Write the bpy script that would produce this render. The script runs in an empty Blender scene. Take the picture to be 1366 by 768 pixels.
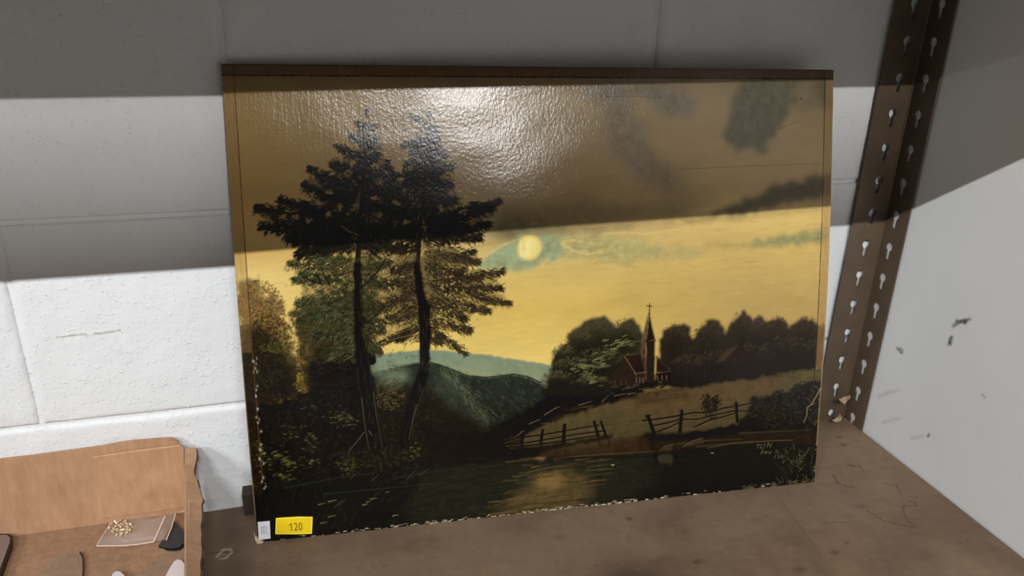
import bpy, bmesh, math, random
import numpy as np
from mathutils import Vector, Matrix

random.seed(7)
rng = np.random.default_rng(7)
scene = bpy.context.scene
C = scene.collection

# ------------------------------------------------------------------ camera
CAM = np.array([0.0529, -0.7409, 0.5392])
YAW, PITCH, ROLL, FPX = 0.2783, -0.3822, 0.0259, 1038.64
_f = np.array([math.sin(YAW) * math.cos(PITCH), math.cos(YAW) * math.cos(PITCH), math.sin(PITCH)])
_r0 = np.array([math.cos(YAW), -math.sin(YAW), 0.0])
_u0 = np.cross(_r0, _f)
RV = math.cos(ROLL) * _r0 + math.sin(ROLL) * _u0
UV = -math.sin(ROLL) * _r0 + math.cos(ROLL) * _u0
cd = bpy.data.cameras.new('camera')
cam = bpy.data.objects.new('camera', cd)
C.objects.link(cam)
M = Matrix.Identity(4)
for i in range(3):
    M[i][0], M[i][1], M[i][2], M[i][3] = RV[i], UV[i], -_f[i], CAM[i]
cam.matrix_world = M
cd.sensor_width = 36.0
cd.lens = FPX / 1366 * 36.0
cd.clip_start = 0.02
scene.camera = cam

# ------------------------------------------------------------------ world, lamps, exposure
w = bpy.data.worlds.new('storeroom_ambient')
scene.world = w
w.use_nodes = True
w.node_tree.nodes['Background'].inputs[0].default_value = (0.92, 0.97, 1.0, 1)
w.node_tree.nodes['Background'].inputs[1].default_value = 0.125
scene.view_settings.view_transform = 'Standard'
scene.view_settings.look = 'None'
scene.view_settings.gamma = 1.0
scene.view_settings.exposure = 0.0
scene.view_settings.use_curve_mapping = False


def tube_lamp(name, x, y, z, length, dia, power, col):
    d = bpy.data.lights.new(name, 'AREA')
    d.shape = 'RECTANGLE'
    d.size = length
    d.size_y = dia
    d.energy = power
    d.color = col
    o = bpy.data.objects.new(name, d)
    C.objects.link(o)
    o.location = (x, y, z)
    tgt = Vector((x, 0, 0.25))
    o.rotation_euler = (tgt - Vector((x, y, z))).to_track_quat('-Z', 'Y').to_euler()
    return o


# near ceiling tube (lights everything under the upper shelf's shadow)
for tx_, tl_, tp_ in ((-3.1, 1.2, 120), (-1.0, 0.7, 50), (0.42, 0.9, 57)):   # a row of tubes along the aisle
    tube_lamp('ceiling_tube', tx_, -3.0, 0.2745 + 0.7022 * 3.0, tl_, 0.018, tp_, (0.965, 0.985, 1.0))
# far ceiling lamp (lower in the sky: the grey band higher up the wall)
tube_lamp('far_lamp', 0.54, -4.0, 0.434 + 0.3554 * 4.0, 0.30, 0.020, 72, (1.0, 0.985, 0.965))


def at(px, py, axis, val):
    """point where the sight line of a photo pixel meets the plane axis=val"""
    d = _f + RV * (px - 683) / FPX - UV * (py - 384) / FPX
    t = (val - CAM[axis]) / d[axis]
    return CAM + t * d


# ------------------------------------------------------------------ helpers
def tag(o, label=None, cat=None, group=None, kind=None):
    if label: o['label'] = label
    if cat: o['category'] = cat
    if group: o['group'] = group
    if kind: o['kind'] = kind
    return o


def empty(name, loc):
    o = bpy.data.objects.new(name, None)
    o.empty_display_size = 0.05
    o.location = loc
    C.objects.link(o)
    return o


def link(name, me, mat=None, parent=None, smooth=False):
    o = bpy.data.objects.new(name, me)
    C.objects.link(o)
    if mat: me.materials.append(mat)
    if parent is not None:
        o.parent = parent
        o.location = -Vector(parent.location)
    if smooth:
        me.polygons.foreach_set('use_smooth', [True] * len(me.polygons))
    return o


def from_bm(name, bm, mat=None, parent=None, smooth=False):
    bmesh.ops.recalc_face_normals(bm, faces=bm.faces)
    me = bpy.data.meshes.new(name)
    bm.to_mesh(me)
    bm.free()
    return link(name, me, mat, parent, smooth)


def bm_box(bm, lo, hi, bevel=0.0, seg=2):
    vs = [bm.verts.new((x, y, z)) for z in (lo[2], hi[2]) for y in (lo[1], hi[1]) for x in (lo[0], hi[0])]
    fs = [(0, 2, 3, 1), (4, 5, 7, 6), (0, 1, 5, 4), (2, 6, 7, 3), (0, 4, 6, 2), (1, 3, 7, 5)]
    faces = [bm.faces.new([vs[i] for i in f]) for f in fs]
    if bevel > 0:
        es = list({e for f in faces for e in f.edges})
        bmesh.ops.bevel(bm, geom=es, offset=bevel, segments=seg, profile=0.6, affect='EDGES')
    return vs


def slab(bm, pts, nrm, th):
    """closed prism of polygon pts pushed back along nrm by th"""
    a = [bm.verts.new(p) for p in pts]
    b = [bm.verts.new(Vector(p) - Vector(nrm) * th) for p in pts]
    bm.faces.new(a)
    bm.faces.new(b[::-1])
    n = len(a)
    for i in range(n):
        bm.faces.new([a[i], b[i], b[(i + 1) % n], a[(i + 1) % n]])


class Nodes:
    def __init__(s, name):
        s.m = bpy.data.materials.new(name)
        s.m.use_nodes = True
        s.t = s.m.node_tree
        s.b = s.t.nodes['Principled BSDF']

    def n(s, typ, **kw):
        nd = s.t.nodes.new(typ)
        for k, v in kw.items():
            if k.startswith('i_'):
                key = k[2:]
                key = int(key) if key.isdigit() else key.replace('_', ' ')
                inp = nd.inputs[key]
                if hasattr(v, 'is_output') or isinstance(v, bpy.types.NodeSocket):
                    s.t.links.new(v, inp)
                else:
                    inp.default_value = v
            else:
                setattr(nd, k, v)
        return nd

    def L(s, a, b):
        s.t.links.new(a, b)

    def coord(s, scale=(1, 1, 1), loc=(0, 0, 0), rot=(0, 0, 0)):
        g = s.n('ShaderNodeNewGeometry')
        mp = s.n('ShaderNodeMapping')
        s.L(g.outputs['Position'], mp.inputs['Vector'])
        mp.inputs['Scale'].default_value = scale
        mp.inputs['Location'].default_value = loc
        mp.inputs['Rotation'].default_value = rot
        return mp.outputs[0]

    def noise(s, scale, detail=4, rough=0.5, vec=None, dist=0.0):
        nd = s.n('ShaderNodeTexNoise')
        nd.inputs['Scale'].default_value = scale
        nd.inputs['Detail'].default_value = detail
        nd.inputs['Roughness'].default_value = rough
        nd.inputs['Distortion'].default_value = dist
        if vec is not None: s.L(vec, nd.inputs['Vector'])
        return nd.outputs['Fac']

    def ramp(s, fac, stops):
        nd = s.n('ShaderNodeValToRGB')
        cr = nd.color_ramp
        cr.elements[0].position, cr.elements[1].position = stops[0][0], stops[-1][0]
        for _ in stops[1:-1]: cr.elements.new(0.5)
        for e, (p, c) in zip(cr.elements, stops):
            e.position = p
            e.color = c if len(c) == 4 else (*c, 1)
        s.L(fac, nd.inputs[0])
        return nd.outputs[0]

    def mix(s, fac, a, b, mode='MIX'):
        nd = s.n('ShaderNodeMix', data_type='RGBA', blend_type=mode)
        for inp, v in ((nd.inputs[0], fac), (nd.inputs[6], a), (nd.inputs[7], b)):
            if isinstance(v, bpy.types.NodeSocket): s.L(v, inp)
            elif isinstance(v, (int, float)): inp.default_value = v
            else: inp.default_value = v if len(v) == 4 else (*v, 1)
        return nd.outputs[2]

    def math(s, op, a, b=0.0, clamp=False):
        nd = s.n('ShaderNodeMath', operation=op, use_clamp=clamp)
        for inp, v in ((nd.inputs[0], a), (nd.inputs[1], b)):
            if isinstance(v, bpy.types.NodeSocket): s.L(v, inp)
            else: inp.default_value = v
        return nd.outputs[0]

    def bump(s, h, strength, dist, prev=None):
        nd = s.n('ShaderNodeBump')
        nd.inputs['Strength'].default_value = strength
        nd.inputs['Distance'].default_value = dist
        s.L(h, nd.inputs['Height'])
        if prev is not None: s.L(prev, nd.inputs['Normal'])
        return nd.outputs[0]

    def set(s, **kw):
        for k, v in kw.items():
            inp = s.b.inputs[k.replace('_', ' ')]
            if isinstance(v, bpy.types.NodeSocket): s.L(v, inp)
            else:
                inp.default_value = v if not (isinstance(v, tuple) and len(v) == 3 and inp.type == 'RGBA') else (*v, 1)
        return s.m


def lin(c):
    c = np.asarray(c, float) / 255.0
    return np.where(c <= 0.04045, c / 12.92, ((c + 0.055) / 1.055) ** 2.4)


def L3(*c):
    return tuple(float(v) for v in lin(c))


# ------------------------------------------------------------------ value noise for painted colours
def vnoise(h, w_, cy, cx, r):
    g = r.random((int(h / cy) + 3, int(w_ / cx) + 3))
    ys, xs = np.arange(h) / cy, np.arange(w_) / cx
    yi, xi = ys.astype(int), xs.astype(int)
    ty, tx = ys - yi, xs - xi
    ty, tx = ty * ty * (3 - 2 * ty), tx * tx * (3 - 2 * tx)
    a = g[yi][:, xi]; b = g[yi][:, xi + 1]; c = g[yi + 1][:, xi]; d = g[yi + 1][:, xi + 1]
    tx = tx[None, :]; ty = ty[:, None]
    return (a * (1 - tx) + b * tx) * (1 - ty) + (c * (1 - tx) + d * tx) * ty


def fbm(h, w_, cy, cx, r, o=4):
    out = np.zeros((h, w_)); a = 1.0; s = 0
    for _ in range(o):
        out += a * vnoise(h, w_, max(cy, 1.0), max(cx, 1.0), r); s += a
        a *= 0.55; cy /= 2; cx /= 2
    return out / s


class Canvas:
    """colours of a painted flat surface, in that surface's own grid;
    tf maps photo coordinates of the measured features to the grid"""
    def __init__(s, w_, h, tf, k):
        s.w, s.h, s.tf, s.k = w_, h, tf, k
        s.c = np.zeros((h, w_, 3))
        s.wob = [(fbm(h, w_, 9, 9, rng) - .5) * 2, (fbm(h, w_, 9, 9, rng) - .5) * 2]

    def P(s, x, y):
        return s.tf(x, y)

    def mask_poly(s, pts, soft=1.0, wob=0.0):
        q = np.array([s.P(*p) for p in pts])
        pad = int(4 + soft * 3 * s.k + wob * 3 * s.k)
        x0, y0 = np.floor(q.min(0)).astype(int) - pad
        x1, y1 = np.ceil(q.max(0)).astype(int) + pad
        x0, y0, x1, y1 = max(x0, 0), max(y0, 0), min(x1, s.w), min(y1, s.h)
        if x1 <= x0 or y1 <= y0: return None
        Y, X = np.mgrid[y0:y1, x0:x1].astype(float)
        if wob:
            X = X + s.wob[0][y0:y1, x0:x1] * wob * 2 * s.k
            Y = Y + s.wob[1][y0:y1, x0:x1] * wob * 2 * s.k
        ins = np.zeros(X.shape, bool)
        n = len(q)
        for i in range(n):
            xa, ya = q[i]; xb, yb = q[(i + 1) % n]
            if ya == yb: continue
            cnd = ((ya > Y) != (yb > Y)) & (X < (xb - xa) * (Y - ya) / (yb - ya) + xa)
            ins ^= cnd
        m = ins.astype(float)
        rad = max(1, int(round(soft * s.k)))
        for _ in range(2):
            for ax in (0, 1):
                cs = np.cumsum(np.concatenate([np.repeat(m.take([0], ax), rad + 1, ax), m, np.repeat(m.take([-1], ax), rad, ax)], ax), ax)
                nn = m.shape[ax]
                hi = cs.take(np.arange(2 * rad + 1, 2 * rad + 1 + nn), ax)
                lo = cs.take(np.arange(0, nn), ax)
                m = (hi - lo) / (2 * rad + 1)
        return m, (y0, y1, x0, x1)

    def poly(s, pts, col, soft=0.6, wob=0.0, alpha=1.0, tex=0.0, col2=None, axis='y'):
        r = s.mask_poly(pts, soft, wob)
        if r is None: return
        m, (y0, y1, x0, x1) = r
        cl = lin(col)[None, None, :] * np.ones(m.shape + (1,))
        if col2 is not None:
            q = np.array([s.P(*p) for p in pts])
            if axis == 'y': t = np.clip((np.arange(y0, y1) - q[:, 1].min()) / (np.ptp(q[:, 1]) + 1e-6), 0, 1)[:, None, None]
            else: t = np.clip((np.arange(x0, x1) - q[:, 0].min()) / (np.ptp(q[:, 0]) + 1e-6), 0, 1)[None, :, None]
            cl = cl * (1 - t) + lin(col2) * t
        if tex:
            cl = cl * (1 + tex * (s.wob[0][y0:y1, x0:x1, None] * 1.3))
        m = (m * alpha)[..., None]
        s.c[y0:y1, x0:x1] = s.c[y0:y1, x0:x1] * (1 - m) + cl * m

    def stroke(s, x0, y0, x1, y1, w0, w1, col, alpha=1.0, soft=0.5):
        (ax, ay), (bx, by) = s.P(x0, y0), s.P(x1, y1)
        w0 *= s.k / 2; w1 *= s.k / 2
        pd = max(w0, w1) + 1.5 + soft
        X0, X1 = max(int(min(ax, bx) - pd), 0), min(int(max(ax, bx) + pd) + 1, s.w)
        Y0, Y1 = max(int(min(ay, by) - pd), 0), min(int(max(ay, by) + pd) + 1, s.h)
        if X1 <= X0 or Y1 <= Y0: return
        Y = np.arange(Y0, Y1)[:, None]; X = np.arange(X0, X1)[None, :]
        dx, dy = bx - ax, by - ay
        l2 = dx * dx + dy * dy + 1e-6
        t = np.clip(((X - ax) * dx + (Y - ay) * dy) / l2, 0, 1)
        d = np.sqrt((X - ax - t * dx) ** 2 + (Y - ay - t * dy) ** 2)
        m = np.clip((w0 + (w1 - w0) * t - d) / (2 * soft) + 0.5, 0, 1)[..., None] * alpha
        s.c[Y0:Y1, X0:X1] = s.c[Y0:Y1, X0:X1] * (1 - m) + lin(col) * m

    def path(s, pts, w0, w1, col, alpha=1.0, soft=0.5):
        n = len(pts) - 1
        for i in range(n):
            a, b = pts[i], pts[i + 1]
            s.stroke(*a, *b, w0 + (w1 - w0) * i / n, w0 + (w1 - w0) * (i + 1) / n, col, alpha, soft)

    def blob(s, x, y, rx, ry, col, alpha=1.0, p=2.0, ang=0.0):
        (cx, cy) = s.P(x, y)
        rx *= s.k; ry *= s.k
        R = max(rx, ry) * 1.7 + 2
        X0, X1 = max(int(cx - R), 0), min(int(cx + R), s.w)
        Y0, Y1 = max(int(cy - R), 0), min(int(cy + R), s.h)
        if X1 <= X0 or Y1 <= Y0: return
        Y = np.arange(Y0, Y1)[:, None] - cy; X = np.arange(X0, X1)[None, :] - cx
        ca, sa = math.cos(ang), math.sin(ang)
        u = (X * ca + Y * sa) / rx; v = (-X * sa + Y * ca) / ry
        m = np.exp(-((u * u + v * v) ** (p / 2)) * 1.2)[..., None] * alpha
        s.c[Y0:Y1, X0:X1] = s.c[Y0:Y1, X0:X1] * (1 - m) + lin(col) * m

    def stipple(s, x, y, rx, ry, n, cols, size=(1.2, 2.6), alpha=.85, edge=1.0, ang=None, ln=1.6):
        for _ in range(n):
            a = random.random() * 2 * math.pi
            r = random.random() ** 0.55 * edge
            px = x + rx * r * math.cos(a); py = y + ry * r * math.sin(a)
            sz = random.uniform(*size)
            th = random.random() * math.pi if ang is None else ang + random.gauss(0, .45)
            l = sz * ln * random.random()
            s.stroke(px, py, px + l * math.cos(th), py + l * math.sin(th), sz, sz * .5, random.choice(cols), alpha)


def jit(c, a=6):
    d = random.uniform(-a, a)
    return tuple(max(0, v + d + random.uniform(-a, a) * .4) for v in c)


# ================================================================== SETTING
BLK_Z0, BLK_H, BLK_W = 0.1247, 0.2032, 0.4064


def wall_material():
    N = Nodes('painted_block')
    co = N.coord()
    big = N.noise(3.2, 3, .5, co)
    mid = N.noise(45, 4, .55, co)
    fine = N.noise(240, 3, .6, co)
    pitn = N.n('ShaderNodeTexVoronoi', feature='F1')
    wv = N.mix(.06, co, N.n('ShaderNodeTexNoise', i_Scale=60.0).outputs['Color'])
    N.L(wv, pitn.inputs['Vector'])
    pitn.inputs['Scale'].default_value = 62
    pick = N.n('ShaderNodeSeparateColor')
    N.L(pitn.outputs['Color'], pick.inputs[0])
    rare = N.math('GREATER_THAN', pick.outputs[0], .84)
    pit = N.math('MULTIPLY', N.math('SUBTRACT', 1.0, N.math('MULTIPLY', pitn.outputs['Distance'], 3.6, True), True), rare)
    # little worm-like scratches in the paint
    sv = N.n('ShaderNodeTexVoronoi', feature='DISTANCE_TO_EDGE')
    N.L(N.mix(.10, N.coord((1, 1, 2.2)), N.n('ShaderNodeTexNoise', i_Scale=30.0, i_Detail=4.0).outputs['Color']), sv.inputs['Vector'])
    sv.inputs['Scale'].default_value = 34
    crack = N.math('SUBTRACT', 1.0, N.math('MULTIPLY', sv.outputs['Distance'], 22.0, True), True)
    cm = N.ramp(N.noise(19, 3, .5, N.coord((1, 1, 1), (3, 1, 2))), [(.56, (0, 0, 0)), (.66, (1, 1, 1))])
    crack = N.math('MULTIPLY', crack, cm)
    base = N.ramp(big, [(.3, (.78, .785, .785)), (.7, (.815, .82, .815))])
    base = N.mix(N.math('MULTIPLY', N.ramp(mid, [(.62, (0, 0, 0)), (.8, (1, 1, 1))]), .14), base, (.60, .60, .58))
    base = N.mix(N.math('MULTIPLY', pit, .14), base, (.36, .35, .33))
    base = N.mix(N.math('MULTIPLY', crack, .03), base, (.45, .45, .44))
    # brown scuff line on the block left of the painting
    sx = N.n('ShaderNodeSeparateXYZ')
    N.L(co, sx.inputs[0])
    a, b = at(75, 450, 1, 0), at(162, 441, 1, 0)
    wig = N.math('MULTIPLY', N.math('SUBTRACT', N.noise(90, 3, .6, co), .5), .004)
    zl = N.math('ADD', N.math('MULTIPLY', N.math('SUBTRACT', sx.outputs[0], float(a[0])), float((b[2] - a[2]) / (b[0] - a[0]))), float(a[2]))
    dz = N.math('ABSOLUTE', N.math('ADD', N.math('SUBTRACT', sx.outputs[2], zl), wig))
    m1 = N.math('SUBTRACT', 1.0, N.math('DIVIDE', dz, .0016), True)
    inx = N.math('MULTIPLY', N.math('GREATER_THAN', sx.outputs[0], float(a[0])), N.math('LESS_THAN', sx.outputs[0], float(b[0])))
    br = N.math('MULTIPLY', N.math('MULTIPLY', m1, inx), N.ramp(N.noise(120, 2, .5, co), [(.35, (0, 0, 0)), (.55, (1, 1, 1))]))
    base = N.mix(N.math('MULTIPLY', br, .75), base, (.30, .22, .16))
    n1 = N.bump(N.noise(90, 5, .65, co), .5, .0018)
    lump = N.ramp(N.noise(210, 2, .5, N.coord((1, 1, .8), (2, 0, 1))), [(.60, (0, 0, 0)), (.70, (1, 1, 1))])
    n2 = N.bump(lump, .5, .0007, N.bump(fine, .25, .0006, n1))
    n3 = N.bump(N.math('MULTIPLY', pit, -1.0), .5, .0016, n2)
    n4 = N.bump(N.math('MULTIPLY', crack, -1.0), .3, .0009, n3)
    return N.set(Base_Color=base, Roughness=.55, Normal=n4)


M_WALL = wall_material()

# mortar bed behind the blocks
wall = empty('wall_back', (0, 0, 0))
tag(wall, 'white painted concrete block wall behind the shelf', kind='structure')
bm = bmesh.new()
bm_box(bm, (-1.05, 0.0028, -0.90), (0.80, 0.03, 1.0))
from_bm('mortar', bm, M_WALL, wall)


def block_mesh(w_, h, seed):
    """one concrete block face: softly rounded edges, hand-worn surface"""
    r = np.random.default_rng(seed)
    nx, nz = max(12, int(w_ / .004)), max(12, int(h / .004))
    X = np.linspace(-w_ / 2, w_ / 2, nx); Z = np.linspace(-h / 2, h / 2, nz)
    # push more rows into the rounded edge
    X = w_ / 2 * np.sin(X / (w_ / 2) * math.pi / 2 * .94) / math.sin(math.pi / 2 * .94)
    Z = h / 2 * np.sin(Z / (h / 2) * math.pi / 2 * .9) / math.sin(math.pi / 2 * .9)
    gx, gz = np.meshgrid(X, Z)
    dx = w_ / 2 - np.abs(gx); dzz = h / 2 - np.abs(gz)
    wv = (fbm(nz, nx, 14, 14, r) - .5)
    d = np.minimum(dx * .68, dzz) + wv * .003
    rr = .0050
    t = np.clip(1 - d / rr, 0, 1)
    y = .0047 * (1 - np.sqrt(np.clip(1 - t * t, 0, 1)))
    y = y + wv * .0022 + (fbm(nz, nx, 4, 4, r, 2) - .5) * .0007
    y = np.where((dx < 1e-6) | (dzz < 1e-6), .0062, y)
    v = np.stack([gx, y, gz], -1).reshape(-1, 3)
    idx = np.arange(nx * nz).reshape(nz, nx)
    q = np.stack([idx[:-1, :-1], idx[:-1, 1:], idx[1:, 1:], idx[1:, :-1]], -1).reshape(-1, 4)
    me = bpy.data.meshes.new('block')
    me.from_pydata(v.tolist(), [], q.tolist())
    return me


GAP = .0022
for row in range(-5, 4):
    zc = BLK_Z0 + BLK_H * (row + .5)
    off = 0.0 if row % 2 else -BLK_W / 2
    for col in range(-3, 3):
        x0 = off + col * BLK_W; x1 = x0 + BLK_W
        x0, x1 = max(x0, -1.0), min(x1, 0.745)
        if x1 - x0 < .03: continue
        me = block_mesh(x1 - x0 - GAP, BLK_H - GAP, row * 31 + col + 500)
        o = link('block', me, M_WALL, wall, True)
        o.location = ((x0 + x1) / 2, 0, zc)

# ---- right-hand wall
WRX = 0.7226


def surface_grid(name, P00, P10, P01, P11, can, mat, parent=None, jitter=None):
    """grid over a (bi-linear) quad carrying the colours of canvas can; row 0 is the top edge (P01-P11)"""
    h, w_ = can.h, can.w
    u = np.linspace(0, 1, w_)[None, :, None]; v = np.linspace(1, 0, h)[:, None, None]
    P00, P10, P01, P11 = map(np.array, (P00, P10, P01, P11))
    V = (1 - u) * (1 - v) * P00 + u * (1 - v) * P10 + (1 - u) * v * P01 + u * v * P11
    if jitter is not None: V = V + jitter
    idx = np.arange(h * w_).reshape(h, w_)
    q = np.stack([idx[1:, :-1], idx[1:, 1:], idx[:-1, 1:], idx[:-1, :-1]], -1).reshape(-1, 4)
    me = bpy.data.meshes.new(name)
    me.vertices.add(h * w_); me.vertices.foreach_set('co', V.reshape(-1).astype(np.float32))
    nq = len(q)
    me.loops.add(nq * 4); me.loops.foreach_set('vertex_index', q.reshape(-1).astype(np.int32))
    me.polygons.add(nq)
    me.polygons.foreach_set('loop_start', (np.arange(nq) * 4).astype(np.int32))
    me.polygons.foreach_set('use_smooth', np.ones(nq, bool))
    me.update(calc_edges=True)
    ca = me.color_attributes.new('paint', 'FLOAT_COLOR', 'POINT')
    rgba = np.ones((h * w_, 4), np.float32); rgba[:, :3] = np.clip(can.c.reshape(-1, 3), 0, 1)
    ca.data.foreach_set('color', rgba.reshape(-1))
    return link(name, me, mat, parent)


def tf_wallr(px, py):
    p = at(px, py, 0, WRX)
    return ((-p[1]) / .8 * 500, (.72 - p[2]) / .8 * 500)


cw = Canvas(500, 500, tf_wallr, .62)
cw.c[:] = np.array([.80, .80, .79]) * (1 + .05 * (fbm(500, 500, 80, 40, rng)[..., None] - .5))
SM = (70, 70, 70)
for (x, y, rx, ry, n) in ((1283, 427, 9, 3, 26), (1268, 453, 3, 5, 12), (1202, 466, 3, 4, 8)):
    cw.stipple(x, y, rx, ry, n, [SM, (95, 95, 95), (60, 58, 55)], size=(1.6, 3.5), alpha=.5)
cw.path([(1272, 433), (1283, 427), (1294, 424)], 4.5, 3, SM, .6)
cw.path([(1270, 448), (1265, 458)], 3.5, 2.4, SM, .6)
cw.path([(1197, 463), (1203, 469)], 4, 3, SM, .55)
for q in ([(1172, 528), (1185, 522), (1200, 519)], [(1178, 562), (1200, 556)], [(1216, 583), (1232, 580)]):
    cw.path(q, 3, 2, (110, 112, 115), .3, 1.5)
cw.path([(1238, 580), (1240, 577)], 3.5, 2, (60, 60, 60), .7)
cw.path([(1310, 524), (1314, 529)], 2.4, 2, (110, 110, 110), .5)
cw.path([(1311, 140), (1311, 147)], 1.5, 1.5, (225, 225, 220), .5)
N = Nodes('smooth_white_wall')
at_ = N.n('ShaderNodeAttribute', attribute_name='paint')
M_WR = N.set(Base_Color=at_.outputs['Color'], Roughness=.42,
             Normal=N.bump(N.noise(9, 3, .5, N.coord()), .12, .01, N.bump(N.noise(160, 3, .5, N.coord()), .12, .0008)))
wr = empty('wall_right', (0, 0, 0))
tag(wr, 'smooth white wall with dark scuffs at the right end of the shelf', kind='structure')
surface_grid('painted_face', (WRX, 0.0, -.08), (WRX, -.8, -.08), (WRX, 0.0, .72), (WRX, -.8, .72), cw, M_WR, wr)
bm = bmesh.new()
bm_box(bm, (WRX + .0005, -.9, -.90), (WRX + .03, .004, 1.0))
from_bm('wall_body', bm, M_WR, wr)

# ---- shelf top the picture stands on: falls a little towards the left
SLOPE = .0161


def zs(x): return SLOPE * (x + .07)


def on_shelf(px, py, lift=0.0):
    d = _f + RV * (px - 683) / FPX - UV * (py - 384) / FPX
    t = (SLOPE * (CAM[0] + .07) + lift - CAM[2]) / (d[2] - SLOPE * d[0])
    return CAM + t * d


def tf_shelf(px, py):
    p = on_shelf(px, py)
    return ((p[0] + .25) / .965 * 800, (-p[1]) / .46 * 380)


cs = Canvas(800, 380, tf_shelf, .9)
a = fbm(380, 800, 60, 60, rng); b = fbm(380, 800, 7, 7, rng); c2 = fbm(380, 800, 3, 30, rng)
base = np.array(L3(120, 99, 79)); alt = np.array(L3(106, 84, 66)); alt2 = np.array(L3(128, 104, 78))
t = np.clip((a - .35) / .3, 0, 1)[..., None]
cs.c[:] = base * (1 - t) + alt * t
t = np.clip((fbm(380, 800, 90, 45, rng) - .5) / .2, 0, 1)[..., None] * .5
cs.c[:] = cs.c * (1 - t) + alt2 * t
cs.c *= (1 + .22 * (b[..., None] - .5) + .12 * (c2[..., None] - .5))
DK = (62, 47, 36)
cs.blob(838, 775, 45, 26, DK, .75)
cs.blob(880, 585 + 160, 10, 5, DK, .4); cs.blob(925, 749, 5, 3, DK, .7); cs.blob(1060, 760, 7, 4, DK, .6)
cs.blob(835, 692, 4, 3, DK, .8); cs.blob(742, 716, 5, 3, DK, .4); cs.blob(985, 718, 40, 6, (105, 84, 66), .5); cs.blob(1033, 720, 60, 4, (100, 80, 62), .4)
cs.blob(1115, 583, 5, 2, DK, .8); cs.blob(1120, 594, 5, 3, DK, .8); cs.blob(1130, 621, 6, 2, DK, .7, ang=.5)
cs.blob(1143, 676, 9, 5, (95, 75, 58), .7); cs.blob(1107, 737, 5, 3, DK, .7); cs.blob(1123, 724, 3, 2, DK, .6)
cs.path([(1106, 634), (1112, 644), (1122, 649), (1134, 650)], 2.2, 1.6, DK, .7)
cs.path([(1140, 621), (1146, 628)], 2, 1.5, DK, .6)
cs.path([(1172, 645), (1190, 648), (1196, 660)], 1.4, 1.4, DK, .65)
cs.path([(1204, 669), (1214, 670), (1215, 675), (1199, 675), (1198, 682), (1204, 694), (1214, 702), (1213, 704), (1190, 699), (1172, 695), (1159, 686), (1150, 682)], 1.7, 1.5, (84, 66, 52), .85)
cs.path([(1090, 699), (1110, 696), (1128, 698)], 1.5, 1.2, DK, .45)
cs.path([(1033, 663), (1075, 722), (1090, 745)], 1.5, 1.0, (88, 70, 56), .55)
for _ in range(240):
    x, y = random.uniform(290, 1350), random.uniform(600, 765)
    l = random.uniform(2, 16); th = random.gauss(0, .5)
    cs.stroke(x, y, x + l * math.cos(th), y + l * math.sin(th), .8, .6, random.choice([DK, (170, 145, 118), (100, 80, 64)]), random.uniform(.12, .4))
for _ in range(300):
    cs.blob(random.uniform(270, 1360), random.uniform(570, 767), random.uniform(.6, 2.4), random.uniform(.5, 1.4), random.choice([DK, (90, 70, 56), (165, 140, 112)]), random.uniform(.15, .5))
# chalky scrape beside the box
cs.path([(288, 742), (296, 733), (305, 732), (308, 736), (300, 744), (292, 745)], 2.6, 1.8, (190, 172, 150), .75)
cs.path([(290, 738), (303, 740)], 1.4, 1.2, (175, 158, 138), .6)
cs.path([(272, 738), (318, 734)], 1.6, 1.0, (88, 70, 56), .6)
N = Nodes('shelf_hardboard')
at_ = N.n('ShaderNodeAttribute', attribute_name='paint')
M_SH = N.set(Base_Color=at_.outputs['Color'], Roughness=N.math('ADD', .62, N.math('MULTIPLY', N.noise(25, 3, .5, N.coord()), .2)),
             Normal=N.bump(N.noise(180, 4, .6, N.coord((1, 1.0, 1))), .25, .0008))
N = Nodes('shelf_board_edge')
M_SHE = N.set(Base_Color=N.ramp(N.noise(60, 4, .6, N.coord()), [(.3, L3(96, 76, 58)), (.7, L3(150, 122, 92))]), Roughness=.7)
XR = 0.7178
sh = empty('shelf_board', (0, 0, 0))
tag(sh, 'brown stained hardboard shelf that the landscape painting stands on', 'shelf')
TOPG = surface_grid('shelf_top', (-.25, -.46, zs(-.25)), (XR + .0040, -.46, zs(XR)), (-.25, -.0004, zs(-.25)), (XR + .0008, -.0004, zs(XR)), cs, M_SH, sh)
bm = bmesh.new()
vs = bm_box(bm, (-.95, -.46, 0), (XR, -.0006, 1))
for v in vs:
    if v.co.x > 0: v.co.x = XR + (.0036 if v.co.y < -.2 else 0)
    v.co.z = zs(v.co.x) - (.0004 if v.co.z > .5 else .016)
from_bm('shelf_body', bm, M_SHE, sh)

# ---- storeroom floor under the rack
N = Nodes('grey_concrete_floor')
M_FL = N.set(Base_Color=N.ramp(N.noise(5, 5, .6, N.coord()), [(.3, (.20, .20, .19)), (.7, (.30, .30, .29))]), Roughness=.8)
bm = bmesh.new(); bm_box(bm, (-3.0, -4.6, -.93), (3.0, .03, -.90))
o = from_bm('floor', bm, M_FL); tag(o, 'grey concrete floor under the rack', kind='structure')

# ---- upper shelf (above the frame; its front edge throws the two straight shadows)
N = Nodes('upper_shelf_board')
M_UP = N.set(Base_Color=N.ramp(N.noise(40, 4, .6, N.coord()), [(.3, L3(100, 80, 62)), (.7, L3(130, 105, 80))]), Roughness=.6)
us = empty('upper_shelf', (0, 0, .599))
tag(us, 'brown shelf board overhead, above the top of the picture', 'shelf')
bm = bmesh.new(); bm_box(bm, (-.95, -.46, .5975), (XR - .002, -.001, .6135))
from_bm('upper_board', bm, M_UP, us)

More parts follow.
